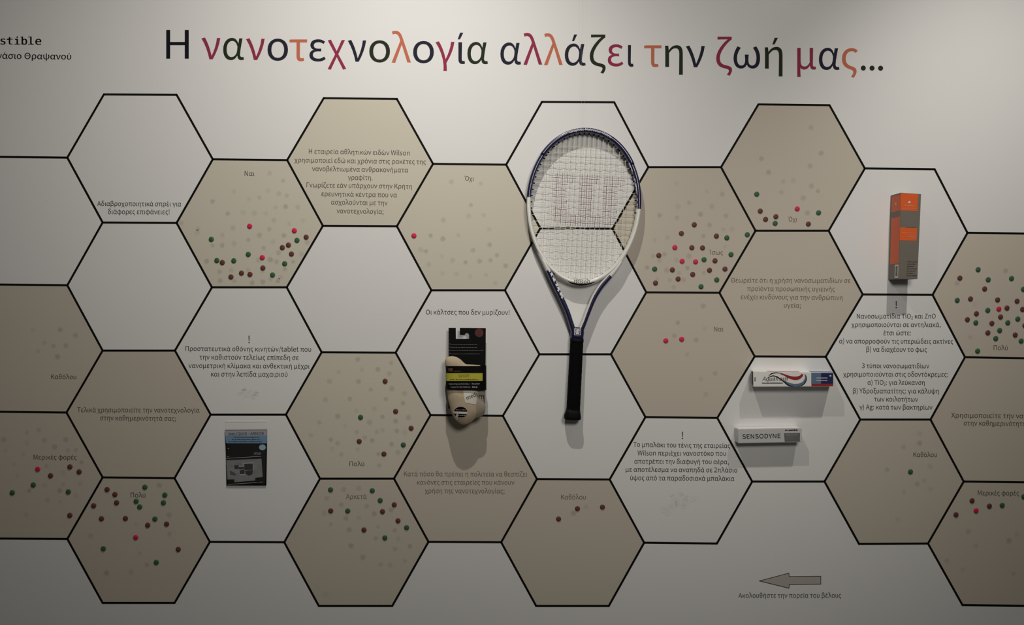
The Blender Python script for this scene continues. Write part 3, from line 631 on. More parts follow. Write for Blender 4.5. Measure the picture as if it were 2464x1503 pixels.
# ------------------------------------------------------------------ stickers and the residue of stickers taken off
ST = {
 'yes_left': (400, 370, 4.42, 'the crowded yes hexagon (Ναι)', {
   'r': [(889, 768), (1364, 815), (1023, 1101)],
   'g': [(481, 907), (1392, 918), (540, 1132), (720, 1135), (874, 1067), (1261, 1166), (1132, 1286)],
   'b': [(1489, 884), (1301, 968), (1236, 995), (1333, 1063), (598, 1154), (1029, 1212), (802, 1266), (892, 1280), (690, 1307)],
   'm': [(721, 398), (1085, 390), (1198, 423), (1284, 444), (990, 464), (878, 480), (493, 505), (1164, 569), (1269, 560), (1398, 566), (820, 622), (938, 630), (1060, 630), (655, 635), (1243, 285), (1146, 705), (1455, 710), (1307, 742), (710, 787), (1095, 800), (597, 862), (990, 865), (873, 915), (1252, 868), (722, 953), (1135, 935), (595, 972), (493, 975), (1036, 1000), (1195, 1050), (1440, 1066), (1500, 940), (980, 1130), (1107, 1125), (1172, 1147), (1350, 1145), (430, 1140), (690, 1236), (567, 1252), (870, 1235), (1022, 1255), (1263, 1225), (1218, 1310), (573, 1347), (725, 1350), (915, 1370), (1027, 1360), (1110, 1330), (1187, 1350), (327, 835), (340, 795), (160, 735), (1100, 205)]}),
 'sometimes_left': (0, 980, 4.554, 'the left sometimes hexagon (Μερικές φορές)', {
   'r': [(416, 673)], 'b': [(768, 648), (869, 703), (556, 745), (767, 1179)], 'g': [(367, 846), (137, 931), (751, 921)],
   'm': [(295, 272), (425, 245), (40, 352), (485, 360), (295, 390), (600, 430), (720, 350), (745, 468), (832, 466), (60, 470), (255, 510), (155, 620), (190, 745), (510, 640), (895, 600), (490, 850), (690, 840), (830, 965), (655, 910), (520, 1010), (660, 1030), (285, 1175), (690, 715), (320, 910), (880, 830)]}),
 'not_at_all_left': (0, 680, 4.696, '', {'m': [(375, 530), (680, 530), (853, 593), (502, 675), (605, 715), (745, 710), (430, 770), (650, 835)]}),
 'poly_low': (150, 1130, 4.4216, 'the lowest a-lot hexagon (Πολύ)', {
   'b': [(478, 207), (561, 260), (579, 347), (335, 379), (418, 517), (673, 514), (910, 586), (1111, 574), (1235, 843)],
   'g': [(880, 182), (1092, 265), (787, 332), (825, 391), (1077, 347), (987, 520), (438, 836), (1001, 981)], 'r': [(783, 716)],
   'm': [(1030, 165), (1135, 480), (1140, 680), (790, 580), (825, 885), (900, 1010), (300, 700), (470, 1095), (730, 1085)]}),
 'much': (670, 830, 4.555, 'the middle a-lot hexagon (Πολύ)', {
   'b': [(1170, 394), (1285, 724), (1455, 908), (886, 1052), (1157, 1190)], 'g': [(901, 789), (1369, 1091)],
   'm': [(660, 291), (915, 266), (1090, 265), (1215, 312), (878, 398), (1012, 486), (1244, 476), (1382, 528), (1178, 590), (782, 588), (515, 597), (1365, 635), (1050, 697), (856, 715), (650, 780), (1140, 785), (1425, 792), (447, 845), (730, 885), (998, 845), (1285, 832), (1298, 940), (1385, 958), (1140, 930), (858, 952), (1080, 950), (575, 1035), (945, 1010), (1027, 1045), (1240, 1085), (650, 1075), (588, 1138), (870, 1140), (1095, 1193), (690, 1197), (1310, 1175), (1105, 1318), (870, 155), (1235, 195), (355, 985), (560, 395)]}),
 'enough': (670, 1140, 4.555, 'the enough hexagon (Αρκετά)', {
   'g': [(572, 170), (1029, 180), (1116, 287), (760, 402), (1405, 585), (1167, 697)], 'b': [(574, 401), (1270, 334), (1141, 409), (1311, 510), (938, 610)],
   'm': [(715, 170), (880, 155), (530, 265), (690, 335), (967, 352), (1050, 435), (1235, 392), (503, 430), (740, 485), (880, 480), (575, 550), (1090, 575), (1275, 615), (775, 610), (1065, 705), (1310, 705), (795, 785), (1440, 790), (1278, 820), (925, 912), (1120, 990), (1225, 995), (1385, 950), (520, 1320)]}),
 'no_mid': (940, 380, 4.5556, 'the no hexagon (Όχι) beside the racket', {
   'r': [(256, 850)],
   'm': [(665, 260), (990, 280), (578, 680), (438, 850), (573, 884), (741, 845), (880, 515), (1080, 780), (1085, 950), (328, 1003), (388, 1022), (903, 1010), (562, 1075), (680, 1120), (822, 1142), (975, 1130), (1165, 1065), (1095, 1120), (418, 1165), (1260, 1180), (568, 1262), (722, 1268), (870, 1295), (1045, 1280), (1150, 1370), (855, 635), (1020, 625)]}),
 'maybe': (1500, 390, 4.697, 'the maybe hexagon (Ίσως)', {
   'b': [(801, 706), (655, 804), (1051, 834), (773, 965), (894, 967), (400, 1052), (1035, 1113), (553, 1216), (973, 1220), (1148, 1206), (783, 1267), (618, 1318), (363, 1364)],
   'g': [(1169, 854), (1400, 818), (1216, 1042), (911, 1100), (353, 1206), (1055, 1328), (877, 1405)], 'r': [(581, 963), (663, 1118), (815, 1124)],
   'm': [(600, 240), (945, 330), (1118, 360), (743, 457), (617, 500), (1000, 500), (410, 600), (605, 628), (872, 588), (975, 710), (1160, 605), (497, 850), (355, 880), (905, 835), (1225, 755), (465, 1040), (743, 1060), (600, 1105), (407, 1110), (335, 1060), (268, 1190), (490, 1220), (725, 1195), (630, 1250), (525, 1330), (680, 1330), (570, 1410), (385, 1320), (910, 1250), (1150, 950), (1130, 760)]}),
 'no_right': (1720, 230, 4.555, 'the no hexagon (Όχι) near the top', {
   'g': [(459, 1079), (1137, 1282), (661, 1398)], 'b': [(498, 1264), (556, 1354), (669, 1325), (1025, 1405)], 'r': [(903, 1239)],
   'm': [(1055, 350), (1045, 770), (590, 840), (750, 940), (860, 930), (1060, 990), (1130, 1045), (970, 1120), (1015, 1285), (730, 1060), (510, 690), (1165, 630)]}),
 'much_right': (2224, 550, 4.696, 'the right a-lot hexagon (Πολύ)', {
   'g': [(608, 460), (722, 574), (985, 560), (1120, 682), (372, 807), (717, 920), (582, 1060), (1056, 1018), (943, 1060), (851, 1147), (807, 1238), (1094, 1266), (602, 1380)],
   'b': [(402, 556), (682, 678), (522, 791), (828, 802), (1048, 816), (934, 894), (1110, 909), (589, 958), (487, 1025), (861, 995), (763, 1067), (718, 1174), (1027, 1198), (1136, 1092)],
   'r': [(842, 905)], 'm': [(920, 475), (370, 615), (575, 850), (520, 1225)]}),
 'yes_right': (1460, 690, 4.697, 'the sparse yes hexagon (Ναι)', {'r': [(667, 606), (846, 590)], 'm': [(803, 405), (765, 550), (1010, 600), (1110, 470), (1090, 215), (1225, 975), (1065, 1040), (1120, 1215), (910, 760)]}),
 'not_at_all_right': (1980, 990, 4.554, 'the Καθόλου hexagon under the nanoparticle text', {'g': [(959, 656)], 'm': [(1060, 235), (1060, 345), (885, 385), (705, 632), (1035, 790), (1180, 845), (890, 880), (1175, 600), (820, 1180), (1110, 755)]}),
 'sometimes_right': (2224, 1140, 4.555, 'the right sometimes hexagon (Μερικές φορές)', {'b': [(523, 290), (713, 349), (347, 443)], 'r': [(567, 398)], 'g': [(853, 340), (1090, 245)],
   'm': [(485, 630), (565, 790), (250, 950), (425, 1045), (1015, 660), (930, 730), (980, 1090)]}),
 'not_at_all_mid': (1200, 1140, 4.5556, 'the Καθόλου hexagon with three dots', {'b': [(863, 377), (1137, 360), (656, 490)], 'm': [(820, 428), (960, 360)]}),
}
SM = {'r': mat('sticker_red', (.70, .028, .085), .55, .3), 'g': mat('sticker_green', (.045, .135, .068), .55, .3), 'b': mat('sticker_brown', (.15, .05, .045), .55, .3)}
SNAME = {'r': 'red', 'g': 'green', 'b': 'brown'}
ORD = ['highest', 'second highest', 'third highest', 'fourth highest', 'fifth highest', 'sixth highest', 'seventh highest', 'eighth highest', 'ninth highest', 'tenth highest',
       'eleventh highest', 'twelfth highest', 'thirteenth highest', 'fourteenth highest']
NUM = ['', 'one', 'two', 'three', 'four', 'five', 'six', 'seven', 'eight', 'nine', 'ten', 'eleven', 'twelve', 'thirteen', 'fourteen']
proto = {}


def dome(kind):
    m = MB()
    n = 28
    prof = [(.0060, 0), (.0061, .0006), (.0057, .0012), (.0046, .0017), (.0030, .0020), (.0012, .0021)]
    vs, fs = [], []
    for r, h in prof:
        for k in range(n):
            t_ = 2 * math.pi * k / n
            vs.append((r * math.cos(t_), -h, r * math.sin(t_)))
    vs.append((0, -.0021, 0))
    for i in range(len(prof) - 1):
        for k in range(n):
            fs.append((i * n + k, i * n + (k + 1) % n, (i + 1) * n + (k + 1) % n, (i + 1) * n + k))
    e = (len(prof) - 1) * n
    for k in range(n):
        fs.append((e + k, e + (k + 1) % n, len(vs) - 1))
    fs.append(tuple(reversed(range(n))))
    m.add(vs, fs, 0, True)
    return m.build('dot_sticker', SM[kind])


for key, (ox, oy, sc, where, dots) in ST.items():
    if dots.get('m'):
        m = MB()
        for x, y in dots['m']:
            px, py = ox + x / sc, oy + y / sc
            rad = random.uniform(5.4, 7.2)
            k0 = random.uniform(.25, .75)
            vs, fs, at_ = [at(px, py, .00015)], [], [k0]
            for j, (fr, kk) in enumerate(((.45, k0), (.8, k0 * .75), (1.15, 0))):
                for k in range(14):
                    t_ = k / 14 * 2 * math.pi
                    wob = 1 + .06 * math.sin(3 * t_ + x)
                    vs.append(at(px + rad * fr * wob * math.cos(t_), py + rad * fr * wob * math.sin(t_), .00015))
                    at_.append(kk)
            for k in range(14):
                fs.append((0, 1 + (k + 1) % 14, 1 + k))
                for j in range(2):
                    fs.append((1 + j * 14 + k, 1 + j * 14 + (k + 1) % 14, 1 + (j + 1) * 14 + (k + 1) % 14, 1 + (j + 1) * 14 + k))
            m.add(vs, fs, 0, False, at_)
        m.build('sticker_residue', M_mark_b if FILLS[key] == 'b' else M_mark_t, PANEL[key], label='faint grey marks left by removed stickers', use_attr=True)
    for kind in 'rgb':
        lst = sorted(dots.get(kind, []), key=lambda p: (p[1], p[0]))
        n = len(lst)
        for i, (x, y) in enumerate(lst):
            if kind not in proto:
                proto[kind] = o = dome(kind)
            else:
                o = proto[kind].copy()
                COL.objects.link(o)
            o.location = at(ox + x / sc, oy + y / sc, .0005)
            nm = SNAME[kind]
            if n == 1:
                lab = 'the only %s dot sticker in %s' % (nm, where)
            elif i == n - 1:
                lab = 'lowest of the %s %s dot stickers in %s' % (NUM[n], nm, where)
            else:
                lab = '%s of the %s %s dot stickers in %s' % (ORD[i], NUM[n], nm, where)
            tag(o, lab, 'sticker', 'dot stickers in ' + where)

# smudges of torn-off exhibits
for pts, nm in (([(587, 938, 7, .8), (580, 946, 8, .35), (593, 951, 9, .25), (612, 950, 8, .55), (617, 944, 6, .6), (600, 943, 10, .2), (609, 956, 5, .4)], 'grey smudge under the screen text'),
                ([(1620, 1196, 9, .45), (1627, 1205, 12, .35), (1640, 1190, 8, .3), (1650, 1202, 14, .25), (1626, 1211, 10, .5), (1612, 1219, 12, .25), (1602, 1226, 13, .18), (1645, 1215, 9, .3), (1668, 1198, 10, .12)], 'brownish glue smudge under the tennis ball text')):
    m = MB()
    for i, (px, py, rad, k0) in enumerate(pts):
        h = .00012 + i * .00001
        vs, fs, at_ = [at(px, py, h)], [], [k0]
        for fr, kk in ((.4, k0 * .9), (.75, k0 * .4), (1.1, 0)):
            for k in range(16):
                t_ = k / 16 * 2 * math.pi
                wob = 1 + .25 * math.sin(2 * t_ + px) + .15 * math.sin(5 * t_ + py)
                vs.append(at(px + rad * fr * wob * math.cos(t_), py + rad * fr * wob * .8 * math.sin(t_), h))
                at_.append(kk)
        for k in range(16):
            fs.append((0, 1 + (k + 1) % 16, 1 + k))
            for j in range(2):
                fs.append((1 + j * 16 + k, 1 + j * 16 + (k + 1) % 16, 1 + (j + 1) * 16 + (k + 1) % 16, 1 + (j + 1) * 16 + k))
        m.add(vs, fs, 0, False, at_)
    m.build('smudge', M_mark_w, ban, label=nm, use_attr=True)

# ------------------------------------------------------------------ tennis racket
OUT = Vector((0, -1, 0))
M_navy = mat('racket_navy_lacquer', (.012, .010, .062), .3, .5, coat=.5)
M_white = mat('racket_white_lacquer', (.80, .79, .75), .3, .5, coat=.5)
M_black = mat('black_rubber', (.004, .004, .0045), .6, .12)
M_grip = mat('black_grip', (.0035, .0035, .004), .8, .08, bump=.5, bscale=500)
M_string = mat('natural_string', (.80, .77, .66), .4, .3)
M_maroon = mat('stencilled_string', (.17, .028, .03), .5, .2)
M_let_w = mat('white_lettering', (.85, .85, .87), .5, .3)
M_let_k = mat('black_lettering', (.01, .01, .01), .5, .3)
racket = thing('tennis_racket', at(1377, 1008, .0), 'blue and white strung tennis racket with black grip hanging on the banner', 'racket')


def section(M, n):
    r = []
    for k in range(M):
        t_ = 2 * math.pi * k / M
        c_, s_ = math.cos(t_), math.sin(t_)
        r.append((math.copysign(abs(c_) ** (2 / n), c_), math.copysign(abs(s_) ** (2 / n), s_)))
    return r


def sweep(mb, pts, hw, hd, closed=False, M=16, n=2.6, mfn=None, caps=True, smooth=True):
    """section of half width hw (in the plane) and half depth hd swept along world points"""
    sec = section(M, n)
    N = len(pts)
    k0 = len(mb.v)
    vs = []
    for i, p in enumerate(pts):
        a_ = pts[(i - 1) % N] if closed or i else p
        b_ = pts[(i + 1) % N] if closed or i < N - 1 else p
        t_ = (b_ - a_).normalized()
        nrm = t_.cross(OUT).normalized()
        w_ = hw[i] if isinstance(hw, (list, tuple)) else hw
        d_ = hd[i] if isinstance(hd, (list, tuple)) else hd
        for x, y in sec:
            vs.append(p + nrm * (x * w_) + OUT * (y * d_))
    fs = []
    for i in range(N if closed else N - 1):
        j = (i + 1) % N
        for k in range(M):
            fs.append((i * M + k, i * M + (k + 1) % M, j * M + (k + 1) % M, j * M + k))
    if caps and not closed:
        fs.append(tuple(reversed(range(M))))
        fs.append(tuple((N - 1) * M + k for k in range(M)))
    mb.add(vs, fs, mfn if mfn else 0, smooth)
    return M


# local axes of the hoop in the wall plane
PC = at(1404.0, 497.6, .016)
UPV = (at(1412.4, 312, .016) - at(1395.6, 685, .016)).normalized()
RTV = UPV.cross(OUT).normalized()
if RTV.x < 0:
    RTV = -RTV
A_C, B_C = .1303, .1790            # half axes of the hoop's centre line


def hoop(t_, da=0.0):
    x = (A_C + da) * math.sin(t_) * (1 + .05 * math.cos(t_))
    y = (B_C + da) * math.cos(t_)
    return PC + RTV * x + UPV * y


NH = 144
hp = [hoop(2 * math.pi * i / NH) for i in range(NH)]
cutL, cutR = at(1268, 479, .016), at(1542, 497, .016)


def hoop_mat(M):
    sc_ = section(M, 3.0)
    def f(face):
        i = face[0] // M
        if sc_[face[0] % M][0] < -.7 and sc_[face[1] % M][0] < -.7 and (hp[i % NH] - PC).dot(RTV) < -.04 and (hp[i % NH] - PC).dot(UPV) > -.16:
            return 0                       # a navy outer edge on the left
        p = hp[i % NH]
        s = (p - PC).dot(UPV)
        lim = (cutL - PC).dot(UPV) if (p - PC).dot(RTV) < 0 else (cutR - PC).dot(UPV)
        return 0 if s > lim else 1
    return f


m = MB()
sweep(m, hp, .0056, .011, True, 20, 3.0, hoop_mat(20))
m.build('hoop', [M_navy, M_white], racket, label='hoop, navy above and white below')
m = MB()
arc = [hoop(math.radians(-50 + 105 * i / 50), .0012) for i in range(51)]
sweep(m, arc, .0054, .0116, False, 20, 3.0)
m.build('bumper_guard', M_navy, racket)
m = MB()
arc = [hoop(math.radians(180 - 15.5 + 29 * i / 24), .0036) for i in range(25)]
sweep(m, arc, [.0034 * math.sin(math.pi * (i + .6) / 25.2) ** .5 for i in range(25)], .0108, False, 12, 2.4)
m.build('foot_strip', M_black, racket)  # black strip at the hoop's foot, with the shade of its underside painted in

# strings: sixteen mains and twenty crosses, woven; the maker's big letter is stencilled on them in dark red
MAIN = [s * v for v in (.0057, .0171, .0286, .0404, .0527, .0656, .0795, .0950) for s in (-1, 1)]
CROSS = [.1405 - i * .0149 for i in range(20)]
zz = Z(1200, 280, 3.5786)
STEN = [[zz(455, 520), zz(500, 495), zz(665, 500), zz(660, 580), zz(590, 580), zz(580, 850), zz(455, 850)],
        [zz(700, 500), zz(860, 510), zz(855, 585), zz(805, 590), zz(795, 860), zz(685, 860)],
        [zz(890, 510), zz(1075, 530), zz(1075, 605), zz(1025, 605), zz(1015, 870), zz(885, 865)],
        [zz(455, 845), zz(1012, 865), zz(985, 940), zz(930, 975), zz(560, 945), zz(480, 905)]]
def loc(px, py):
    d_ = at(px, py, .016) - PC
    return d_.dot(RTV), d_.dot(UPV)
STEN = [[loc(*p) for p in poly] for poly in STEN]


def inside(x, y):
    for poly in STEN:
        c_ = False
        j = len(poly) - 1
        for i in range(len(poly)):
            (xi, yi), (xj, yj) = poly[i], poly[j]
            if (yi > y) != (yj > y) and x < (xj - xi) * (y - yi) / (yj - yi) + xi:
                c_ = not c_
            j = i
        if c_:
            return True
    return False


def hoop_hit(coord, along_y):
    """where the inner edge of the hoop cuts a line parallel to the y (or x) axis"""
    pts = [((hoop(2 * math.pi * i / 400, -.004) - PC)) for i in range(401)]
    r = []
    for i in range(400):
        p, q_ = pts[i], pts[i + 1]
        a_, b_ = (p.dot(RTV), q_.dot(RTV)) if along_y else (p.dot(UPV), q_.dot(UPV))
        if (a_ - coord) * (b_ - coord) <= 0 and a_ != b_:
            f = (coord - a_) / (b_ - a_)
            u_, v_ = (p.dot(UPV), q_.dot(UPV)) if along_y else (p.dot(RTV), q_.dot(RTV))
            r.append(u_ + (v_ - u_) * f)
    return min(r), max(r)


SR = .00052
ends = []


def string(fixed, along_y, others, par):
    lo, hi = hoop_hit(fixed, along_y)
    ends.append((fixed, lo, along_y))
    ends.append((fixed, hi, along_y))
    ks = sorted([o for o in others if lo + .004 < o < hi - .004])
    samples = [(lo, 0.0)]
    for i, o in enumerate(ks):
        sgn = 1 if (others_idx[along_y][o] + par) % 2 else -1
        samples.append((o, sgn * (.00075 if along_y else -.00075)))
    samples.append((hi, 0.0))
    pts = []
    for (p0, z0), (p1, z1) in zip(samples[:-1], samples[1:]):
        for j in range(4):
            f = j / 4
            g = (1 - math.cos(math.pi * f)) / 2
            pts.append((p0 + (p1 - p0) * f, z0 + (z1 - z0) * g))
    pts.append(samples[-1])
    sway = lambda p: .0006 * math.sin(p * 260 + fixed * 90)
    wp = []
    for p, zz_ in pts:
        x, y = (fixed + sway(p) * .5, p) if along_y else (p, fixed + sway(p))
        wp.append((PC + RTV * x + UPV * y + OUT * zz_, inside(x, y)))
    mb = MB()
    M = 6
    def mf(face):
        i = face[0] // M
        return 1 if wp[min(i, len(wp) - 1)][1] else 0
    sweep(mb, [p for p, _ in wp], SR, SR, False, M, 2.0, mf)
    return mb.build('main_string' if along_y else 'cross_string', [M_string, M_maroon], racket)


others_idx = {True: {c_: i for i, c_ in enumerate(CROSS)}, False: {c_: i for i, c_ in enumerate(sorted(MAIN))}}
for i, x in enumerate(sorted(MAIN)):
    string(x, True, CROSS, i)
for i, y in enumerate(CROSS):
    string(y, False, sorted(MAIN), i)

m = MB()
for fixed, e, ay in ends:
    p = PC + (RTV * fixed + UPV * e if ay else RTV * e + UPV * fixed)
    d_ = (PC - p).normalized() * .6 + ((-UPV if e > 0 else UPV) if ay else (-RTV if e > 0 else RTV)) * .6
    d_.normalize()
    upper = (p - PC).dot(UPV) > -.02
    L, r0 = (.0052, .0017) if upper else (.0026, .0013)
    sweep(m, [p - d_ * .003, p + d_ * L * .7, p + d_ * L], [r0, r0, r0 * .6], [r0 * 1.3, r0 * 1.3, r0 * .8], False, 8, 2.0)
m.build('grommet_strip', M_black, racket)


def arm(pix, wpx, left):
    a0 = (240, 233) if left else (120, 127)
    pts = [hoop(math.radians(a0[0])), hoop(math.radians(a0[1]), .0015)] + [at(x, y, .0165) for x, y in pix]
    wpx = [7, 8] + wpx
    dense, wid = [], []
    for i in range(len(pts) - 1):
        p0 = pts[max(i - 1, 0)]
        p1, p2 = pts[i], pts[i + 1]
        p3 = pts[min(i + 2, len(pts) - 1)]
        for j in range(6):
            f = j / 6
            dense.append(.5 * ((2 * p1) + (p2 - p0) * f + (2 * p0 - 5 * p1 + 4 * p2 - p3) * f * f + (3 * p1 - p0 - 3 * p2 + p3) * f ** 3))
            wid.append(wpx[i] + (wpx[i + 1] - wpx[i]) * f)
    dense.append(pts[-1])
    wid.append(wpx[-1])
    mb = MB()
    M = 20
    sec = section(M, 2.8)
    def mf(face):
        i, k = face[0] // M, face[0] % M
        z_ = dense[min(i, len(dense) - 1)].z
        x_ = sec[k][0]
        inner = (x_ > .55) if INNER[left] else (x_ < -.55)
        if z_ > ZW[left]:
            return 1
        return 1 if inner else 0
    sweep(mb, dense, [v_ * .00098 / 2 for v_ in wid], [min(.0108, .0088 + .00018 * i) for i in range(len(dense))], False, M, 2.8, mf)
    return mb.build('throat_arm', [M_navy, M_white], racket)


ZW = {True: at(1318, 648, .016).z, False: at(1470, 660, .016).z}
_n = (at(1351, 716, .016) - at(1330, 674, .016)).cross(OUT)
INNER = {True: _n.x > 0, False: None}
_n = (at(1445, 688, .016) - at(1463, 668, .016)).cross(OUT)
INNER[False] = _n.x < 0
arm([(1313, 638), (1330, 674), (1350, 715), (1364.5, 747.5), (1373, 773), (1381, 798), (1384, 806)], [12, 13.5, 13.5, 13, 13, 14, 14], True)
arm([(1484, 643), (1464, 667), (1446, 688), (1429, 716), (1416, 747.5), (1406.5, 773), (1396, 798), (1393, 806)], [12, 13.5, 14, 13.5, 12.5, 12, 14, 14], False)

m = MB()
sweep(m, [at(1390.6, 787, .0165), at(1390.2, 790.5, .0165), at(1389.5, 797, .0165), at(1388.4, 808, .0165), at(1388, 815, .0165)],
      [.0105, .0145, .0158, .0156, .0152], [.0088, .0106, .0114, .0118, .012], False, 20, 3.2)
shaft = m.build('shaft', M_navy, racket)
m = MB()
HB = [.0285]
fx = lambda x, y: at(x, y, HB[0])
c0, c1, r0, r1 = 1381.6, 1397.4, 790.2, 805.8
for x0_, y0_, x1_, y1_ in ((c0, r0, c1, r0 + 1.1), (c0, r1 - 1.1, c1, r1), (c0, r0, c0 + 1.1, r1), (c1 - 1.1, r0, c1, r1)):
    HB[0] += .00006
    m.add([fx(x0_, y1_), fx(x1_, y1_), fx(x1_, y0_), fx(x0_, y0_)], [(0, 1, 2, 3)])
# the block W: three strokes with serifs on a common rounded foot
for x0_, y0_, x1_, y1_ in ((1384.9, 793.2, 1387.2, 801.5), (1388.5, 793.2, 1390.6, 801.5), (1391.9, 793.2, 1394.2, 801.5), (1385.5, 800.6, 1393.6, 803.2),
                           (1384.3, 793.2, 1387.9, 794.4), (1388.2, 793.2, 1391.2, 794.4), (1391.6, 793.2, 1395.0, 794.4)):
    HB[0] += .00006
    m.add([fx(x0_, y1_), fx(x1_, y1_), fx(x1_, y0_), fx(x0_, y0_)], [(0, 1, 2, 3)])
m.build('maker_badge', M_let_w, shaft, label='white boxed W')

ax0, ax1 = at(1388, 815, .0165), at(1379.2, 986, .0175)
m = MB()
N = 46
pts, hw_, hd_ = [], [], []
for i in range(N):
    f = i / (N - 1)
    pts.append(ax0.lerp(ax1, f))
    ridge = .00010 * (1 if (i % 4) < 2 else -1)
    hw_.append(.0153 + .0006 * f + ridge)
    hd_.append(.0138 + .0006 * f + ridge)
sweep(m, pts, hw_, hd_, False, 24, 3.4)
m.build('grip', M_grip, racket)
m = MB()
cp = [ax0 + (ax1 - ax0) * f for f in (-.012, 0, .035, .05)]
sweep(m, cp, [.0150, .0159, .0160, .0155], [.0128, .0146, .0147, .0141], False, 24, 3.4)
m.build('collar', M_black, racket, label='rubber collar at the top of the grip')
m = MB()
bt = [at(1379.2, 984, .0175), at(1378.4, 993, .0175), at(1377.6, 1000, .0175), at(1377.1, 1005.5, .0175), at(1377, 1007.8, .0175)]
sweep(m, bt, [.0162, .0182, .0200, .0200, .0188], [.0146, .0160, .0168, .0168, .0158], False, 24, 3.4)
m.build('butt_cap', M_black, racket)

# lettering on the racket
m = MB()
gl, wl_ = layout('Graphite Molecular Matrix')
t0_, t1_ = math.radians(-17.5), math.radians(24.5)
for ch, v, f in gl:
    xs = [p[0] for p in v]
    xm = (min(xs) + max(xs)) / 2
    t_ = t0_ + (t1_ - t0_) * xm / wl_
    c_, c2 = hoop(t_, .0012), hoop(t_ + .01, .0012)
    tx = (c2 - c_).normalized()
    ny = (c_ - PC)
    ny = (ny - tx * ny.dot(tx)).normalized()
    k_ = (hoop(t1_, .001) - hoop(t0_, .001)).length * 1.03 / wl_
    m.add([c_ + tx * ((a_ - xm) * k_) + ny * (b_ * .0058 / 700 - .0026) + OUT * .01178 for a_, b_ in v], [list(reversed(q_)) for q_ in f])
m.build('frame_lettering', M_let_w, racket, label='small white lettering along the top of the hoop')
m = MB()
gl, wl_ = layout('Wilson')
t0_, t1_ = math.radians(180 + 8.2), math.radians(180 - 9.5)
for ch, v, f in gl:
    xs = [p[0] for p in v]
    xm = (min(xs) + max(xs)) / 2
    t_ = t0_ + (t1_ - t0_) * xm / wl_
    c_, c2 = hoop(t_, 0), hoop(t_ - .01, 0)
    tx = (c2 - c_).normalized()
    ny = (PC - c_)
    ny = (ny - tx * ny.dot(tx)).normalized()
    k_ = (hoop(t1_, 0) - hoop(t0_, 0)).length / wl_
    m.add([c_ + tx * ((a_ + .25 * b_ - xm) * k_) + ny * (b_ * .0085 / 700 - .0022) + OUT * .0113 for a_, b_ in v], [list(reversed(q_)) for q_ in f])
m.build('frame_lettering', M_let_k, racket, label='black script lettering at the foot of the hoop')
# white marks on the left arm and thin white strips inside the right of the hoop
m = MB()
zq = Z(1250, 620, 3.131)
for poly in ([(214, 88), (226, 82), (236, 100), (224, 108)], [(232, 118), (246, 108), (254, 126), (240, 140), (236, 128)], [(248, 150), (256, 146), (268, 176), (258, 180)],
             [(262, 160), (270, 156), (274, 166), (266, 170)], [(270, 200), (286, 190), (294, 206), (286, 214), (276, 214)],
             [(280, 224), (296, 218), (306, 236), (294, 256), (284, 246), (292, 236)], [(302, 262), (316, 258), (328, 290), (324, 310), (312, 300), (318, 286), (304, 280)]):
    m.add([at(*zq(x, y), .0278) for x, y in poly], [list(reversed(range(len(poly))))])
m.build('frame_lettering', M_let_w, racket, label='white marks on the throat arm')
m = MB()
for d0_, d1_, off in ((52, 60, -.0052), (66, 69, -.0052), (70, 79, -.0050), (82, 84, -.0052), (86, 93, -.0050)):
    pts = [hoop(math.radians(d0_ + (d1_ - d0_) * i / 8), off) + OUT * .0085 for i in range(9)]
    sweep(m, pts, .0009, .0012, False, 8, 2.0)
m.build('white_strip', M_let_w, racket, label='thin white strips inside the hoop')

th = MB()
for x_top, x_bot in ((1397, 1399.5), (1407, 1406.5)):
    sweep(th, [at(x_top, -330, .012), at((x_top + x_bot) / 2, 0, .014), at(x_bot, 314, .016)], .00022, .00022, False, 6, 2.0)
o = th.build('hanging_thread', clear_mat('clear_nylon', (.75, .75, .74), .2), origin=at(1402, 314, .016))
tag(o, 'clear nylon thread running up the banner from the racket head', 'thread')

# ------------------------------------------------------------------ pack of sports socks
zc = Z(1030, 770, 5.367)
M_card = mat('black_card', (.0035, .0035, .004), .55, .10)
M_sock = mat('beige_knit', (.53, .435, .31), .85, .12, bump=.25, bscale=2200, vary=.08, vscale=60)
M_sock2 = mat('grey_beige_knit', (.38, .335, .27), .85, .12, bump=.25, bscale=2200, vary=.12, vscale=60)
M_pale = mat('pale_sole_knit', (.72, .68, .62), .8, .12, bump=.15, bscale=2200)
M_yel = mat('printed_yellow', (.50, .46, .05), .5, .3)
M_sil = mat('printed_silver', (.42, .42, .42), .5, .3)
M_dred = mat('dark_red_seal', (.085, .014, .014), .45, .35)
M_cop = mat('copper_print', (.20, .09, .06), .5, .3)
sp = thing('sock_pack', at(1122, 1018, .0), 'pack of beige sport socks on a black header card below the Οι κάλτσες caption', 'socks')


def prism(mb, poly, h0, h1, mi=0):
    """outline in photo pixels, from distance h0 to h1 off the wall, straight sides"""
    f = [at(x, y, h1) for x, y in poly]
    b_ = [Vector((p.x, -h0, p.z)) for p in f]
    n = len(poly)
    sgn = sum(poly[i][0] * poly[(i + 1) % n][1] - poly[(i + 1) % n][0] * poly[i][1] for i in range(n))
    fr = list(range(n))
    if sgn > 0:
        fr.reverse()
    k = len(mb.v)
    fs = [tuple(fr), tuple(reversed([i + n for i in fr]))]
    for i in range(n):
        a_, c_ = fr[i], fr[(i + 1) % n]
        fs.append((c_, a_, a_ + n, c_ + n))
    mb.add(f + b_, fs, mi)


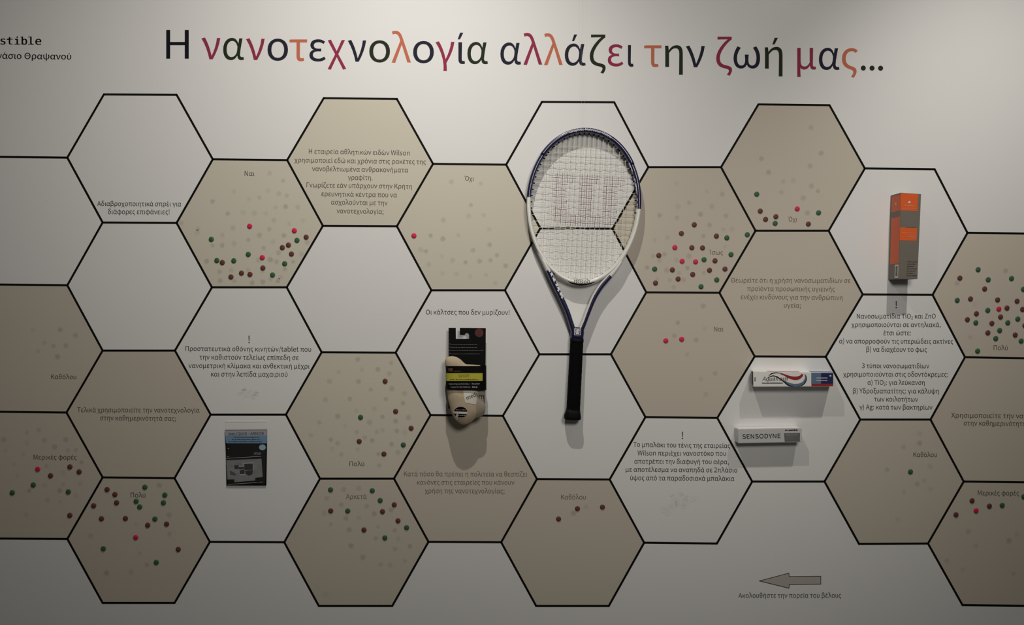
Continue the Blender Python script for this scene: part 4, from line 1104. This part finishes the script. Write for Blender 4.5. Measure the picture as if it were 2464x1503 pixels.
class Pillow:
    """a puffed shape over a star-shaped outline (photo pixels)"""
    def __init__(s, poly, ctr, h0, front, back_):
        s.poly, s.c, s.h0, s.fr, s.bk = poly, ctr, h0, front, back_

    def R(s, th_):
        dx, dy = math.cos(th_), math.sin(th_)
        best = 1
        n = len(s.poly)
        for i in range(n):
            x1, y1 = s.poly[i][0] - s.c[0], s.poly[i][1] - s.c[1]
            x2, y2 = s.poly[(i + 1) % n][0] - s.c[0], s.poly[(i + 1) % n][1] - s.c[1]
            den = dx * (y2 - y1) - dy * (x2 - x1)
            if abs(den) < 1e-9:
                continue
            t_ = (x1 * (y2 - y1) - y1 * (x2 - x1)) / den
            u_ = (x1 * dy - y1 * dx) / den
            if t_ > 0 and -1e-6 <= u_ <= 1 + 1e-6:
                best = t_
        return best

    def h(s, px, py):
        dx, dy = px - s.c[0], py - s.c[1]
        r = math.hypot(dx, dy)
        if r < 1e-6:
            return s.h0 + s.fr
        f = min(1, r / s.R(math.atan2(dy, dx)))
        return s.h0 + s.fr * (1 - f ** 2.6) ** .55

    def mesh(s, mb, mi=0):
        n = 72
        rings = (1, .985, .95, .9, .82, .72, .6, .45, .3, .15)
        Rs = [s.R(2 * math.pi * k / n) for k in range(n)]
        vs, fs = [], []
        for side in (1, -1):
            for q_, f in enumerate(rings):
                for k in range(n):
                    t_ = 2 * math.pi * k / n
                    px, py = s.c[0] + Rs[k] * f * math.cos(t_), s.c[1] + Rs[k] * f * math.sin(t_)
                    e = (1 - f ** 2.6) ** .55
                    p = at(px, py, s.h0)
                    hh = s.h0 + s.fr * e if side > 0 else s.h0 - s.bk * e
                    vs.append(at(px, py, hh) if side > 0 else Vector((p.x, -hh, p.z)))
            vs.append(at(*s.c, s.h0 + s.fr) if side > 0 else at(*s.c, s.h0 - s.bk))
        half = len(rings) * n + 1
        for sd in (0, 1):
            b0 = sd * half
            for q_ in range(len(rings) - 1):
                for k in range(n):
                    a_, b_ = b0 + q_ * n + k, b0 + q_ * n + (k + 1) % n
                    c_, d_ = b0 + (q_ + 1) * n + (k + 1) % n, b0 + (q_ + 1) * n + k
                    fs.append((d_, c_, b_, a_) if sd == 0 else (a_, b_, c_, d_))
            e = b0 + (len(rings) - 1) * n
            for k in range(n):
                a_, b_ = e + k, e + (k + 1) % n
                fs.append((half - 1, b_, a_) if sd == 0 else (a_, b_, 2 * half - 1))
        mb.add(vs, fs, mi, True)


card = [zc(265, 100), zc(358, 100), zc(360, 240), zc(530, 240), zc(530, 190), zc(518, 172), zc(500, 166), zc(484, 172), zc(472, 192), zc(411, 192), zc(411, 100),
        zc(746, 103), zc(742, 620), zc(735, 1150), zc(262, 1140), zc(265, 620)]
CH = lambda x, y, e=0.0: at(x, y, .0195 + .0135 * (y - 788) / 196 + e)      # the card leans out a little at the foot
m = MB()
prism(m, card, .0185, .0195)
n_ = len(card)
for i_ in range(n_):
    px_, py_ = card[i_]
    # vertices are stored front first, then back
    m.v[i_] = CH(px_, py_)
    m.v[i_ + n_] = CH(px_, py_) + Vector((0, .001, 0))
hc = m.build('header_card', M_card, sp, label='black card with hook slot')
m = MB()
cxx, cyy = zc(660, 163)
m.add([CH(cxx + 10.3 * math.cos(k * math.pi / 16), cyy + 10.3 * math.sin(k * math.pi / 16), .0004) for k in range(32)], [list(reversed(range(32)))])
m.build('seal', M_dred, hc, label='dark red round seal')


def greek(mb, x0_, x1_, y, hgt, place, seed):
    """lines of print too small to read: short dashes of uneven length"""
    rnd = random.Random(seed)
    x = x0_
    while x < x1_:
        L = rnd.uniform(1.2, 5.0)
        e = min(x + L, x1_)
        u = hgt * rnd.uniform(.7, 1.15)
        mb.add([place(x, y), place(e, y), place(e, y - u), place(x, y - u)], [(0, 1, 2, 3)])
        x = e + rnd.uniform(.5, 1.4)


m = MB()
for i, (xe, y) in enumerate(((635, 315), (635, 355), (722, 395), (668, 438))):
    bx, by = zc(284, y - 8)
    m.add([CH(bx - 1, by + 1, .0004), CH(bx + 1, by + 1, .0004), CH(bx + 1, by - 1, .0004), CH(bx - 1, by - 1, .0004)], [(0, 1, 2, 3)])
    greek(m, zc(302, 0)[0], zc(xe, 0)[0], zc(0, y)[1], 1.1, lambda x_, y_: CH(x_, y_, .0004), 11 + i)
m.build('card_print', mat('grey_print', (.17, .17, .17), .5, .3), hc, label='rows of small grey print')

P_heel = Pillow([zc(*p) for p in ((216, 545), (222, 500), (255, 472), (310, 464), (370, 475), (420, 505), (460, 545), (490, 570), (600, 574), (692, 582), (705, 640), (690, 760), (400, 780), (240, 740), (225, 620))],
                zc(380, 630), .032, .014, .010)
m = MB()
P_heel.mesh(m)
m.build('sock', M_sock, sp, label='beige sock heel folded over the card')
P_sock = Pillow([zc(*p) for p in ((262, 850), (247, 905), (255, 1010), (275, 1100), (300, 1200), (335, 1268), (390, 1325), (440, 1351), (495, 1346), (560, 1312), (606, 1270), (640, 1215), (655, 1100), (660, 950), (655, 850), (450, 840))],
                zc(460, 1040), .045, .017, .013)
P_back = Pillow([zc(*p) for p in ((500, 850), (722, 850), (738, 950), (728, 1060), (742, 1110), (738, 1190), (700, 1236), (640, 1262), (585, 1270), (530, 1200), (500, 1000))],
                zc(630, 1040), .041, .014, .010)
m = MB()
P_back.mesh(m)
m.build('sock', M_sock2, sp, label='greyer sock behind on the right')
m = MB()
P_sock.mesh(m)
sk = m.build('sock', M_sock, sp, label='beige front sock')


def lift(pl, dh):
    return lambda px, py: at(px, py, pl.h(px, py) + dh)


def patch(mb, poly, place, ctr=None, mi=0, n=12):
    """a filled outline laid on a curved surface in small triangles"""
    ctr = ctr or (sum(p[0] for p in poly) / len(poly), sum(p[1] for p in poly) / len(poly))
    pts = []
    for i in range(len(poly)):
        a_, b_ = poly[i], poly[(i + 1) % len(poly)]
        ns = max(2, int(math.dist(a_, b_) / 1.5))
        for j in range(ns):
            pts.append((a_[0] + (b_[0] - a_[0]) * j / ns, a_[1] + (b_[1] - a_[1]) * j / ns))
    k = len(pts)
    vs, fs = [], []
    for q_ in range(n):
        f = 1 - q_ / n
        vs += [place(ctr[0] + (x - ctr[0]) * f, ctr[1] + (y - ctr[1]) * f) for x, y in pts]
    vs.append(place(*ctr))
    s_ = sum(poly[i][0] * poly[(i + 1) % len(poly)][1] - poly[(i + 1) % len(poly)][0] * poly[i][1] for i in range(len(poly)))
    for q_ in range(n - 1):
        for i in range(k):
            fs.append((q_ * k + i, q_ * k + (i + 1) % k, (q_ + 1) * k + (i + 1) % k, (q_ + 1) * k + i))
    for i in range(k):
        fs.append(((n - 1) * k + i, (n - 1) * k + (i + 1) % k, n * k))
    if s_ > 0:
        fs = [tuple(reversed(f)) for f in fs]
    mb.add(vs, fs, mi, True)


m = MB()
patch(m, [zc(452, 905), zc(655, 905), zc(648, 985), zc(618, 1088), zc(560, 1080), zc(478, 1062), zc(462, 980)], lift(P_sock, .0006))
m.build('sole_patch', M_pale, sk, label='pale grey knitted patch')
m = MB()
write(m, 'medi', zc(505, 1030), zc(640, 975), 9.5, lift(P_sock, .0009))
m.build('knitted_lettering', M_let_k, sk)
m = MB()
write(m, 'm', zc(655, 1015), zc(722, 1020), 13, lift(P_back, .0008))
m.build('knitted_lettering', M_let_k, sk)
m = MB()
ex, ey = zc(422, 1188)
patch(m, [(ex + 16 * math.cos(k * math.pi / 12), ey + 13.2 * math.sin(k * math.pi / 12)) for k in range(24)], lift(P_sock, .0006))
m.build('round_label', M_card, sk, label='black oval label near the toe')
m = MB()
patch(m, [zc(316, 1172), zc(350, 1178), zc(510, 1182), zc(506, 1212), zc(350, 1206), zc(320, 1200)], lift(P_sock, .0010))
patch(m, [zc(345, 1262), zc(372, 1205), zc(392, 1215), zc(376, 1300)], lift(P_sock, .0012))
for i, y in enumerate((1160, 1232, 1256)):
    greek(m, zc(360, 0)[0], zc(495, 0)[0], zc(0, y)[1], .8, lift(P_sock, .0012), 40 + i)
m.build('label_print', M_pale, sk, label='white strip and small print')


class Band:
    def h(s, px, py):
        u = (px - 1121.5) / 49.5
        return .047 + .0175 * max(0, 1 - abs(u) ** 3.6) ** .55


bd = Band()
m = MB()
NX, NY = 160, 10
vs, fs = [], []
for j in range(NY + 1):
    for i in range(NX + 1):
        u, v_ = i / NX, j / NY
        uu = (1 - math.cos(math.pi * u)) / 2
        tl, tr, bl, br = zc(229, 592), zc(752, 590), zc(228, 894), zc(754, 903)
        x = (tl[0] * (1 - uu) + tr[0] * uu) * (1 - v_) + (bl[0] * (1 - uu) + br[0] * uu) * v_
        y = (tl[1] * (1 - uu) + tr[1] * uu) * (1 - v_) + (bl[1] * (1 - uu) + br[1] * uu) * v_
        e = 1 - abs(2 * uu - 1) ** 3.2
        vs.append(at(x, y, Band.h(None, 1121.5 + 49.5 * (2 * uu - 1), y)))
for j in range(NY):
    for i in range(NX):
        a_ = j * (NX + 1) + i
        fs.append((a_ + NX + 1, a_ + NX + 2, a_ + 1, a_))
m.add(vs, fs, 0, True)
# the strip's turned-back rear half
rear = [Vector((v_.x, -.047 - (v_.y + .047) * 1.2, v_.z)) for v_ in vs]
m.add(rear, [tuple(reversed(f)) for f in fs], 0, True)
belly = m.build('belly_band', M_card, sp, label='black paper band around the socks')
m = MB()
patch(m, [zc(233, 684), zc(705, 684), zc(705, 783), zc(233, 785)], lift(bd, .0005), n=36)
ys = m.build('colour_stripe', M_yel, belly, label='yellow-green stripe')
m = MB()
write(m, 'SPORT', zc(395, 738), zc(538, 736), 6.8, lift(bd, .0007))
greek(m, zc(285, 0)[0], zc(650, 0)[0], zc(0, 771)[1], 1.9, lift(bd, .0007), 5)
m.build('stripe_print', mat('olive_print', (.13, .11, .015), .5, .3), ys)
m = MB()
write(m, 'Highest Speed Anti-Odour', zc(268, 832), zc(538, 832), 3.6, lift(bd, .0005))
write(m, 'Copper for Skin-Wellness', zc(290, 872), zc(546, 872), 3.6, lift(bd, .0005))
greek(m, zc(565, 0)[0], zc(665, 0)[0], zc(0, 828)[1], 2.4, lift(bd, .0005), 8)
greek(m, zc(568, 0)[0], zc(638, 0)[0], zc(0, 870)[1], 3.2, lift(bd, .0005), 9)
m.build('band_print', M_sil, belly, label='grey lettering')
m = MB()
for x0_, x1_, y0_, y1_ in ((262, 318, 622, 632), (264, 274, 632, 662), (282, 292, 632, 662), (302, 314, 632, 662), (240, 250, 664, 667)):
    patch(m, [zc(x0_, y0_), zc(x1_, y0_), zc(x1_, y1_), zc(x0_, y1_)], lift(bd, .0005), n=3)
greek(m, zc(330, 0)[0], zc(425, 0)[0], zc(0, 663)[1], 1.5, lift(bd, .0005), 3)
m.build('band_emblem', M_cop, belly, label='copper coloured emblem')

# ------------------------------------------------------------------ screen protector sachet
zl = Z(520, 990, 7.16)
sa = thing('screen_protector_sachet', at(592, 1167, .0), 'flat clear sachet with black card and blue header under the phone screen text', 'sachet')
m = MB()
prism(m, [zl(152, 316), zl(876, 310), zl(872, 700), zl(862, 1268), zl(182, 1268), zl(172, 700)], .0015, .0035)
cardb = m.build('insert_card', M_card, sa, label='black insert card')
m = MB()
m.add([at(*zl(*p), .0038) for p in ((172, 545), (872, 545), (875, 412), (158, 412))], [(0, 1, 2, 3)], 0)
m.add([at(*zl(*p), .0038) for p in ((158, 412), (875, 412), (877, 318), (153, 322))], [(0, 1, 2, 3)], 1)
m.build('header_band', [mat('steel_blue_print', (.17, .31, .48), .4, .3), mat('grey_lilac_print', (.40, .40, .44), .4, .3)], cardb, label='blue and grey header')
m = MB()
write(m, 'LIQUID - ARMOR', zl(316, 402), zl(822, 398), 6.2, on(.0041))
for ox_ in (222, 270):
    ring = []
    for k in range(13):
        t_ = math.radians(40 + 280 * k / 12)
        ring.append((t_,))
    vs = []
    for (t_,) in ring:
        for r_ in (24, 14):
            vs.append(at(*zl(ox_ + 8 - r_ * math.cos(t_), 384 + r_ * .85 * math.sin(t_)), .0041))
    m.add(vs, [(2 * k, 2 * k + 1, 2 * k + 3, 2 * k + 2) for k in range(12)])
for i, (x0_, x1_, y) in enumerate(((300, 740, 446), (270, 760, 486), (210, 790, 522))):
    greek(m, zl(x0_, 0)[0], zl(x1_, 0)[0], zl(0, y)[1], 1.5, on(.0041), 60 + i)
m.build('header_print', mat('dark_blue_print', (.012, .016, .035), .5, .3), cardb, label='dark lettering')
m = MB()
ex, ey = zl(798, 614)
m.add([at(ex + 8.1 * math.cos(k * math.pi / 14), ey + 6.9 * math.sin(k * math.pi / 14), .0040) for k in range(28)], [list(reversed(range(28)))])
m.build('oval_mark', mat('pale_blue_print', (.34, .50, .62), .4, .3), cardb, label='pale blue oval')
m = MB()
prism(m, [zl(176, 838), zl(780, 812), zl(800, 1125), zl(672, 1140), zl(672, 1185), zl(316, 1215), zl(312, 1165), zl(196, 1168)], .0036, .0050)
inn = m.build('picture_card', mat('silver_print', (.24, .245, .255), .35, .4, vary=.25, vscale=120), sa, label='silver card with a picture')
m = MB()
dk, lt = 0, 1
for poly, mi in (([(315, 920), (388, 920), (388, 985), (318, 985)], 0), ([(390, 950), (480, 950), (480, 985), (395, 990)], 0), ([(485, 895), (630, 893), (632, 1000), (490, 1005)], 0),
                 ([(410, 1010), (485, 1000), (490, 1068), (415, 1072)], 0), ([(500, 1020), (560, 1010), (640, 1010), (620, 1080), (560, 1100), (510, 1070)], 0), ([(240, 1010), (330, 1060), (335, 1095), (245, 1080)], 2),
                 ([(465, 882), (640, 872), (640, 890), (478, 898), (478, 945), (465, 945)], 1), ([(630, 875), (640, 875), (648, 1010), (636, 1010)], 1), ([(392, 940), (465, 935), (465, 948), (392, 950)], 1), ([(408, 1080), (495, 1074), (495, 1098), (410, 1102)], 1)):
    pts = [zl(*p) for p in poly]
    s_ = sum(pts[i][0] * pts[(i + 1) % len(pts)][1] - pts[(i + 1) % len(pts)][0] * pts[i][1] for i in range(len(pts)))
    idx = list(range(len(pts)))
    if s_ > 0:
        idx.reverse()
    m.add([at(x, y, .0053 + .0001 * mi) for x, y in pts], [idx], mi)
m.build('picture_print', [mat('print_dark', (.03, .035, .04), .5, .3), mat('print_light', (.42, .45, .47), .5, .3), mat('print_mid', (.08, .09, .10), .5, .3)], inn, label='picture of small tool shapes')
m = MB()
for p0, p1 in ((zl(170, 806), zl(775, 768)), (zl(200, 1254), zl(712, 1218)), (zl(730, 1216), zl(802, 1212))):
    m.add([at(p0[0], p0[1] + .5, .0041), at(p1[0], p1[1] + .5, .0041), at(p1[0], p1[1] - .5, .0041), at(p0[0], p0[1] - .5, .0041)], [(0, 1, 2, 3)])
greek(m, zl(655, 0)[0], zl(775, 0)[0], zl(0, 706)[1], .8, on(.0041), 71)
greek(m, zl(650, 0)[0], zl(775, 0)[0], zl(0, 722)[1], .8, on(.0041), 72)
greek(m, zl(645, 0)[0], zl(775, 0)[0], zl(0, 740)[1], .8, on(.0041), 73)
greek(m, zl(200, 0)[0], zl(218, 0)[0], zl(0, 640)[1], 2, on(.0041), 74)
greek(m, zl(192, 0)[0], zl(225, 0)[0], zl(0, 778)[1], 1.2, on(.0041), 75)
m.build('card_print', M_sil, cardb, label='thin pale lines')
m = MB()
NX, NY = 24, 30
vs, fs = [], []
for j in range(NY + 1):
    for i in range(NX + 1):
        u, v_ = i / NX, j / NY
        xl, xr = 150 + 30 * v_, 882 - 20 * v_
        x, y = zl(xl + (xr - xl) * u, 148 + (1290 - 148) * v_ + 14 * math.sin(u * 6.3) * max(0, v_ - .9) * 10)
        e = (1 - abs(2 * u - 1) ** 6) * (1 - abs(2 * v_ - 1) ** 10)
        vs.append(at(x, y, .0012 + .0062 * e ** .5 + .0006 * math.sin(9 * u + 3 * v_) * e))
for j in range(NY):
    for i in range(NX):
        a_ = j * (NX + 1) + i
        fs.append((a_ + NX + 1, a_ + NX + 2, a_ + 1, a_))
m.add(vs, fs, 0, True)
m.build('clear_bag', clear_mat('clear_polythene', (.6, .6, .6), .035, .25), sa, label='clear plastic bag')
m = MB()
m.add([at(*zl(*p), .0006) for p in ((160, 180), (872, 174), (874, 150), (164, 156))], [(0, 1, 2, 3)])
m.build('zip_seal', mat('milky_polythene', (.93, .92, .88), .4, .4), sa, label='milky zip strip')

# ------------------------------------------------------------------ cartons
def carton(name, corners, h, label, group=None, skew=0.0):
    """corners TL TR BR BL of the front face in photo pixels, h = depth off the wall"""
    F = [at(x, y, h) for x, y in corners]
    ctr = sum(F, Vector()) / 4
    t_ = thing(name, Vector((ctr.x, 0, min(p.z for p in F))), label, 'box', group)
    B = [Vector((p.x + skew, -.0006, p.z)) for p in F]      # a slightly squashed carton leans sideways
    return t_, F, B


def box_mesh(mb, F, B, bev=.0006):
    bm = bmesh.new()
    vs = [bm.verts.new(p) for p in F + B]
    for f in ((3, 2, 1, 0), (4, 5, 6, 7), (0, 1, 5, 4), (1, 2, 6, 5), (2, 3, 7, 6), (3, 0, 4, 7)):
        bm.faces.new([vs[i] for i in f])
    bmesh.ops.recalc_face_normals(bm, faces=bm.faces)
    bmesh.ops.bevel(bm, geom=list(bm.edges), offset=bev, segments=2, affect='EDGES')
    bm.verts.ensure_lookup_table()
    mb.add([v_.co.copy() for v_ in bm.verts], [[v_.index for v_ in f.verts] for f in bm.faces])
    bm.free()


def face_map(a_, b_, c_, d_, lift_=.0002):
    """bilinear map (u right, v down) on a face given TL TR BR BL, lifted a little"""
    n = (b_ - a_).cross(d_ - a_).normalized()
    cen = (a_ + b_ + c_ + d_) / 4
    return n, (lambda u, v_, e=0.0: (a_ * (1 - u) + b_ * u) * (1 - v_) + (d_ * (1 - u) + c_ * u) * v_ + n * (lift_ + e))


def quad(mb, fm, u0, v0, u1, v1, mi=0, e=0.0):
    mb.add([fm(u0, v1, e), fm(u1, v1, e), fm(u1, v0, e), fm(u0, v0, e)], [(0, 1, 2, 3)], mi)


def face_write(mb, fm, text, u0, u1, v_, cap, mi=0, slant=0.0, e=0.0002, asp=1.0):
    gl, wd_ = layout(text)
    for ch, vv, f in gl:
        mb.add([fm(u0 + (u1 - u0) * (a_ + slant * b_) / wd_, v_ - cap * b_ / 700.0, e) for a_, b_ in vv], [list(reversed(q_)) for q_ in f], mi)


def outward(fmn, want):
    n, fm = fmn
    if n.dot(want) < 0:
        return lambda u, v_, e=0.0: fm(u, v_, 0) - n * (2 * .0002 + 0) * 0 - n * (.0002 * 2) - n * e
    return fm


LEFT = Vector((-1, 0, 0))
zo = Z(2080, 440, 5.78)
ob, F, B = carton('sunscreen_carton', [zo(506, 134), zo(790, 154), zo(739, 1336), zo(472, 1336)], .0455,
                  'tall orange and grey sunscreen carton standing out from the banner', None)
m = MB()
box_mesh(m, F, B)
M_og = mat('carton_grey', (.19, .17, .145), .45, .35)
M_oo = mat('carton_orange', (.80, .135, .032), .4, .4)
M_oo2 = mat('carton_orange_print', (.75, .26, .16), .45, .35)
body = m.build('carton_body', M_og, ob, label='grey cardboard body')
fr = outward(face_map(F[0], F[1], F[2], F[3]), OUT)
lf = outward(face_map(B[0], F[0], F[3], B[3]), LEFT)
m = MB()
quad(m, fr, .0, .004, .85, .205)
quad(m, fr, .0, .40, .86, .55)
body_front = m.build('front_print', M_oo, body, label='orange print on the front')
m = MB()
quad(m, lf, .12, .02, 1.0, .205)
quad(m, lf, .14, .275, .98, .82)
m.build('side_print', M_oo, body, label='orange print on the side')
m = MB()
greek(m, 0, 24, 0, 2.6, lambda x, y: fr(.20 + x / 46, .150 + y * .0048, .0003), 20)
greek(m, 0, 34, 0, 1.6, lambda x, y: fr(.12 + x / 46, .175 - y * .0048 + 0, .0003), 21)
for i, (u0, u1, v_) in enumerate(((.15, .78, .465), (.45, .85, .49), (.45, .85, .507), (.55, .80, .526))):
    greek(m, 0, (u1 - u0) * 46, 0, 1.7, lambda x, y, u0=u0, v_=v_: fr(u0 + x / 46, v_ + y * .0048, .0003), 23 + i)
m.v = m.v
m.build('front_lettering', M_oo2, body, label='pale orange small print')
m = MB()
for i in range(7):
    v_ = .80 + i * .027
    greek(m, 0, 24 - (i % 3) * 4, 0, 1.4, lambda x, y, v_=v_: fr(.42 + x / 46, v_ + y * .0048, .0003), 90 + i)
quad(m, fr, .30, .395, .80, .400, 0, .0001)
m.build('back_text', mat('carton_dark_print', (.05, .045, .04), .5, .3), body, label='dark small print')
m = MB()
quad(m, lf, .63, .83, .98, .985)
for fm, u, v_, k in ((fr, .42, .105, 1.0), (lf, .55, .115, 1.2)):
    m.add([fm(u - .07 * k, v_ + .008, .0003), fm(u + .05 * k, v_ + .012, .0003), fm(u + .07 * k, v_ - .006, .0003), fm(u, v_ - .016, .0003)], [(0, 1, 2, 3)])
m.build('white_print', mat('carton_white', (.72, .70, .66), .5, .3), body, label='white barcode panel and marks')
m = MB()
rnd = random.Random(4)
v_ = .85
while v_ < .965:
    s_ = rnd.uniform(.002, .006)
    quad(m, lf, .72, v_, .90, v_ + s_, 0, .0002)
    v_ += s_ + rnd.uniform(.0015, .004)
m.build('barcode', M_let_k, body)
m = MB()
quad(m, lf, .985, .0, 1.0, 1.0, 0, .0001)  # narrow pale orange line down the front edge of the side
m.build('edge_line', M_oo2, body, label='pale orange line along the edge')

zt6 = Z(1740, 860, 5.01)
M_tw = mat('toothpaste_white', (.88, .87, .85), .35, .45)
ob, F, B = carton('toothpaste_carton', [zt6(362, 167), zt6(1328, 180), zt6(1326, 348), zt6(365, 352)], .036,
                  'white toothpaste carton with red and blue swoosh, upper of the two', 'toothpaste cartons', .0085)
m = MB()
box_mesh(m, F, B)
body = m.build('carton_body', M_tw, ob)
fr = outward(face_map(F[0], F[1], F[2], F[3]), OUT)
tp = outward(face_map(B[0], B[1], F[1], F[0]), Vector((0, 0, 1)))
lf = outward(face_map(B[0], F[0], F[3], B[3]), LEFT)
rt = outward(face_map(F[1], B[1], B[2], F[2]), Vector((1, 0, 0)))
mt = [mat('tp_navy', (.022, .030, .11), .35, .4), mat('tp_steel_blue', (.13, .20, .31), .35, .4), mat('tp_red', (.36, .030, .035), .35, .4), mat('tp_black', (.01, .01, .012), .4, .3), M_tw]
U = lambda x: (x - 364) / 963.0
Vv = lambda y: (y - 172) / 177.0


def ribbon(mb, top, bot, mi, e=.0):
    def fine(p):
        r = []
        for i in range(len(p) - 1):
            a_, b_, c_, d_ = p[max(i - 1, 0)], p[i], p[i + 1], p[min(i + 2, len(p) - 1)]
            for j in range(5):
                f = j / 5
                r.append(tuple(.5 * (2 * b_[k] + (c_[k] - a_[k]) * f + (2 * a_[k] - 5 * b_[k] + 4 * c_[k] - d_[k]) * f * f + (3 * b_[k] - a_[k] - 3 * c_[k] + d_[k]) * f ** 3) for k in (0, 1)))
        return r + [p[-1]]
    top, bot = fine(top), fine(bot)
    n = len(top)
    mb.add([fr(U(x), Vv(y), e) for x, y in top] + [fr(U(x), Vv(y), e) for x, y in bot],
           [(n + i, n + i + 1, i + 1, i) for i in range(n - 1)], mi)


m = MB()
quad(m, fr, U(1062), 0.03, U(1180), .80, 1)
quad(m, fr, U(1180), 0.03, U(1326), .80, 0)
quad(m, fr, U(1064), .80, U(1326), .97, 2)
m.build('end_block', mt, body, label='blue block with red foot')
m = MB()
for y in (246, 278):
    greek(m, 0, 130, 0, 10, lambda x, yy, y=y: fr(U(1125 + x), Vv(y + yy), .0003), int(y))
quad(m, fr, U(1282), Vv(205), U(1302), Vv(222), 0, .0003)
m.build('end_print', M_let_w, body, label='white small print')
m = MB()
# black outlined swoosh: from the upper left, dipping under the name and hooking up at the right
ribbon(m, [(548, 222), (580, 190), (640, 178), (690, 186), (730, 205)],
       [(548, 228), (588, 200), (645, 188), (690, 194), (730, 211)], 3, .00004)
ribbon(m, [(690, 186), (720, 192), (770, 208), (820, 222), (870, 226), (910, 220), (935, 205), (945, 190)],
       [(695, 202), (735, 216), (775, 240), (830, 262), (880, 268), (920, 258), (955, 228), (965, 200)], 2, .00010)
ribbon(m, [(735, 270), (760, 285), (810, 305), (870, 314), (930, 305), (965, 280), (985, 240), (985, 205)],
       [(745, 290), (775, 318), (820, 340), (880, 348), (945, 338), (990, 305), (1008, 255), (1000, 210)], 1, .00010)
ribbon(m, [(540, 240), (590, 216), (640, 222), (690, 250), (740, 285), (790, 325), (850, 345)],
       [(545, 244), (595, 226), (640, 234), (690, 264), (735, 300), (785, 338), (850, 350)], 3, .00016)
ribbon(m, [(985, 195), (1002, 225), (1008, 260), (990, 305), (955, 335), (900, 349)], [(978, 195), (994, 225), (998, 258), (980, 300), (950, 328), (900, 344)], 3, .00022)
m.build('swoosh', mt, body, label='red and blue swoosh outlined in black')
m = MB()
face_write(m, fr, 'Aquafresh', U(472), U(770), Vv(277), .27, slant=.25, e=.0004)
greek(m, 0, 250, 0, 11, lambda x, y: fr(U(468 + x), Vv(310 + y), .0003), 33)
m.build('brand_lettering', M_let_k, body, label='black italic lettering')
m = MB()
quad(m, lf, .02, .03, .98, .93)
quad(m, fr, .012, .38, .032, .64, 1)
m.build('edge_print', [M_let_k, mat('tp_grey', (.30, .30, .29), .5, .3)], body)
m = MB()
quad(m, tp, .18, .55, .58, .97, 0)
quad(m, tp, .72, .05, 1.0, .97, 1)
quad(m, rt, .02, .03, .98, .80, 2)
quad(m, rt, .02, .80, .98, .97, 0)
m.build('wrap_print', [mt[2], mt[1], mt[0]], body, label='print carried over the top and end')

ob, F, B = carton('toothpaste_carton', [zt6(178, 862), zt6(950, 849), zt6(948, 1020), zt6(185, 1035)], .0275,
                  'silver-white toothpaste carton with dark capital lettering, lower of the two', 'toothpaste cartons')
m = MB()
box_mesh(m, F, B, .0012)
body = m.build('carton_body', mat('toothpaste_silver', (.62, .62, .615), .35, .5), ob)
fr = outward(face_map(F[0], F[1], F[2], F[3]), OUT)
tp = outward(face_map(B[0], B[1], F[1], F[0]), Vector((0, 0, 1)))
m = MB()
face_write(m, fr, 'SENSODYNE', .065, .665, .66, .30, e=.0003)
m.build('brand_lettering', M_let_k, body, label='dark capital lettering')
m = MB()
m.add([fr(.73, .94), fr(.97, .94), fr(.97, .33), fr(.72, .33)], [(0, 1, 2, 3)])
m.build('grey_block', mat('tp_dark_grey', (.16, .16, .16), .4, .4), body, label='dark grey end block')
m = MB()
greek(m, 0, 44, 0, 3.3, lambda x, y: fr(.735 + x / 215, .17 + y * .026, .0003), 50)
m.build('small_print', M_let_k, body, label='line of dark small print')
m = MB()
for i, v_ in enumerate((.45, .55, .65, .78)):
    greek(m, 0, 40 - 5 * i, 0, 1.6, lambda x, y, v_=v_: fr(.75 + x / 215, v_ + y * .026, .0004), 52 + i)
m.build('small_print', mat('tp_light_grey', (.36, .36, .36), .4, .4), body, label='pale small print')
m = MB()
quad(m, tp, .02, .04, .98, .96)
m.build('top_panel', mat('toothpaste_top_white', (.80, .80, .79), .4, .4), body, label='white top panel')

for o in list(bpy.data.objects):
    if '_o' in o:
        del o['_o']
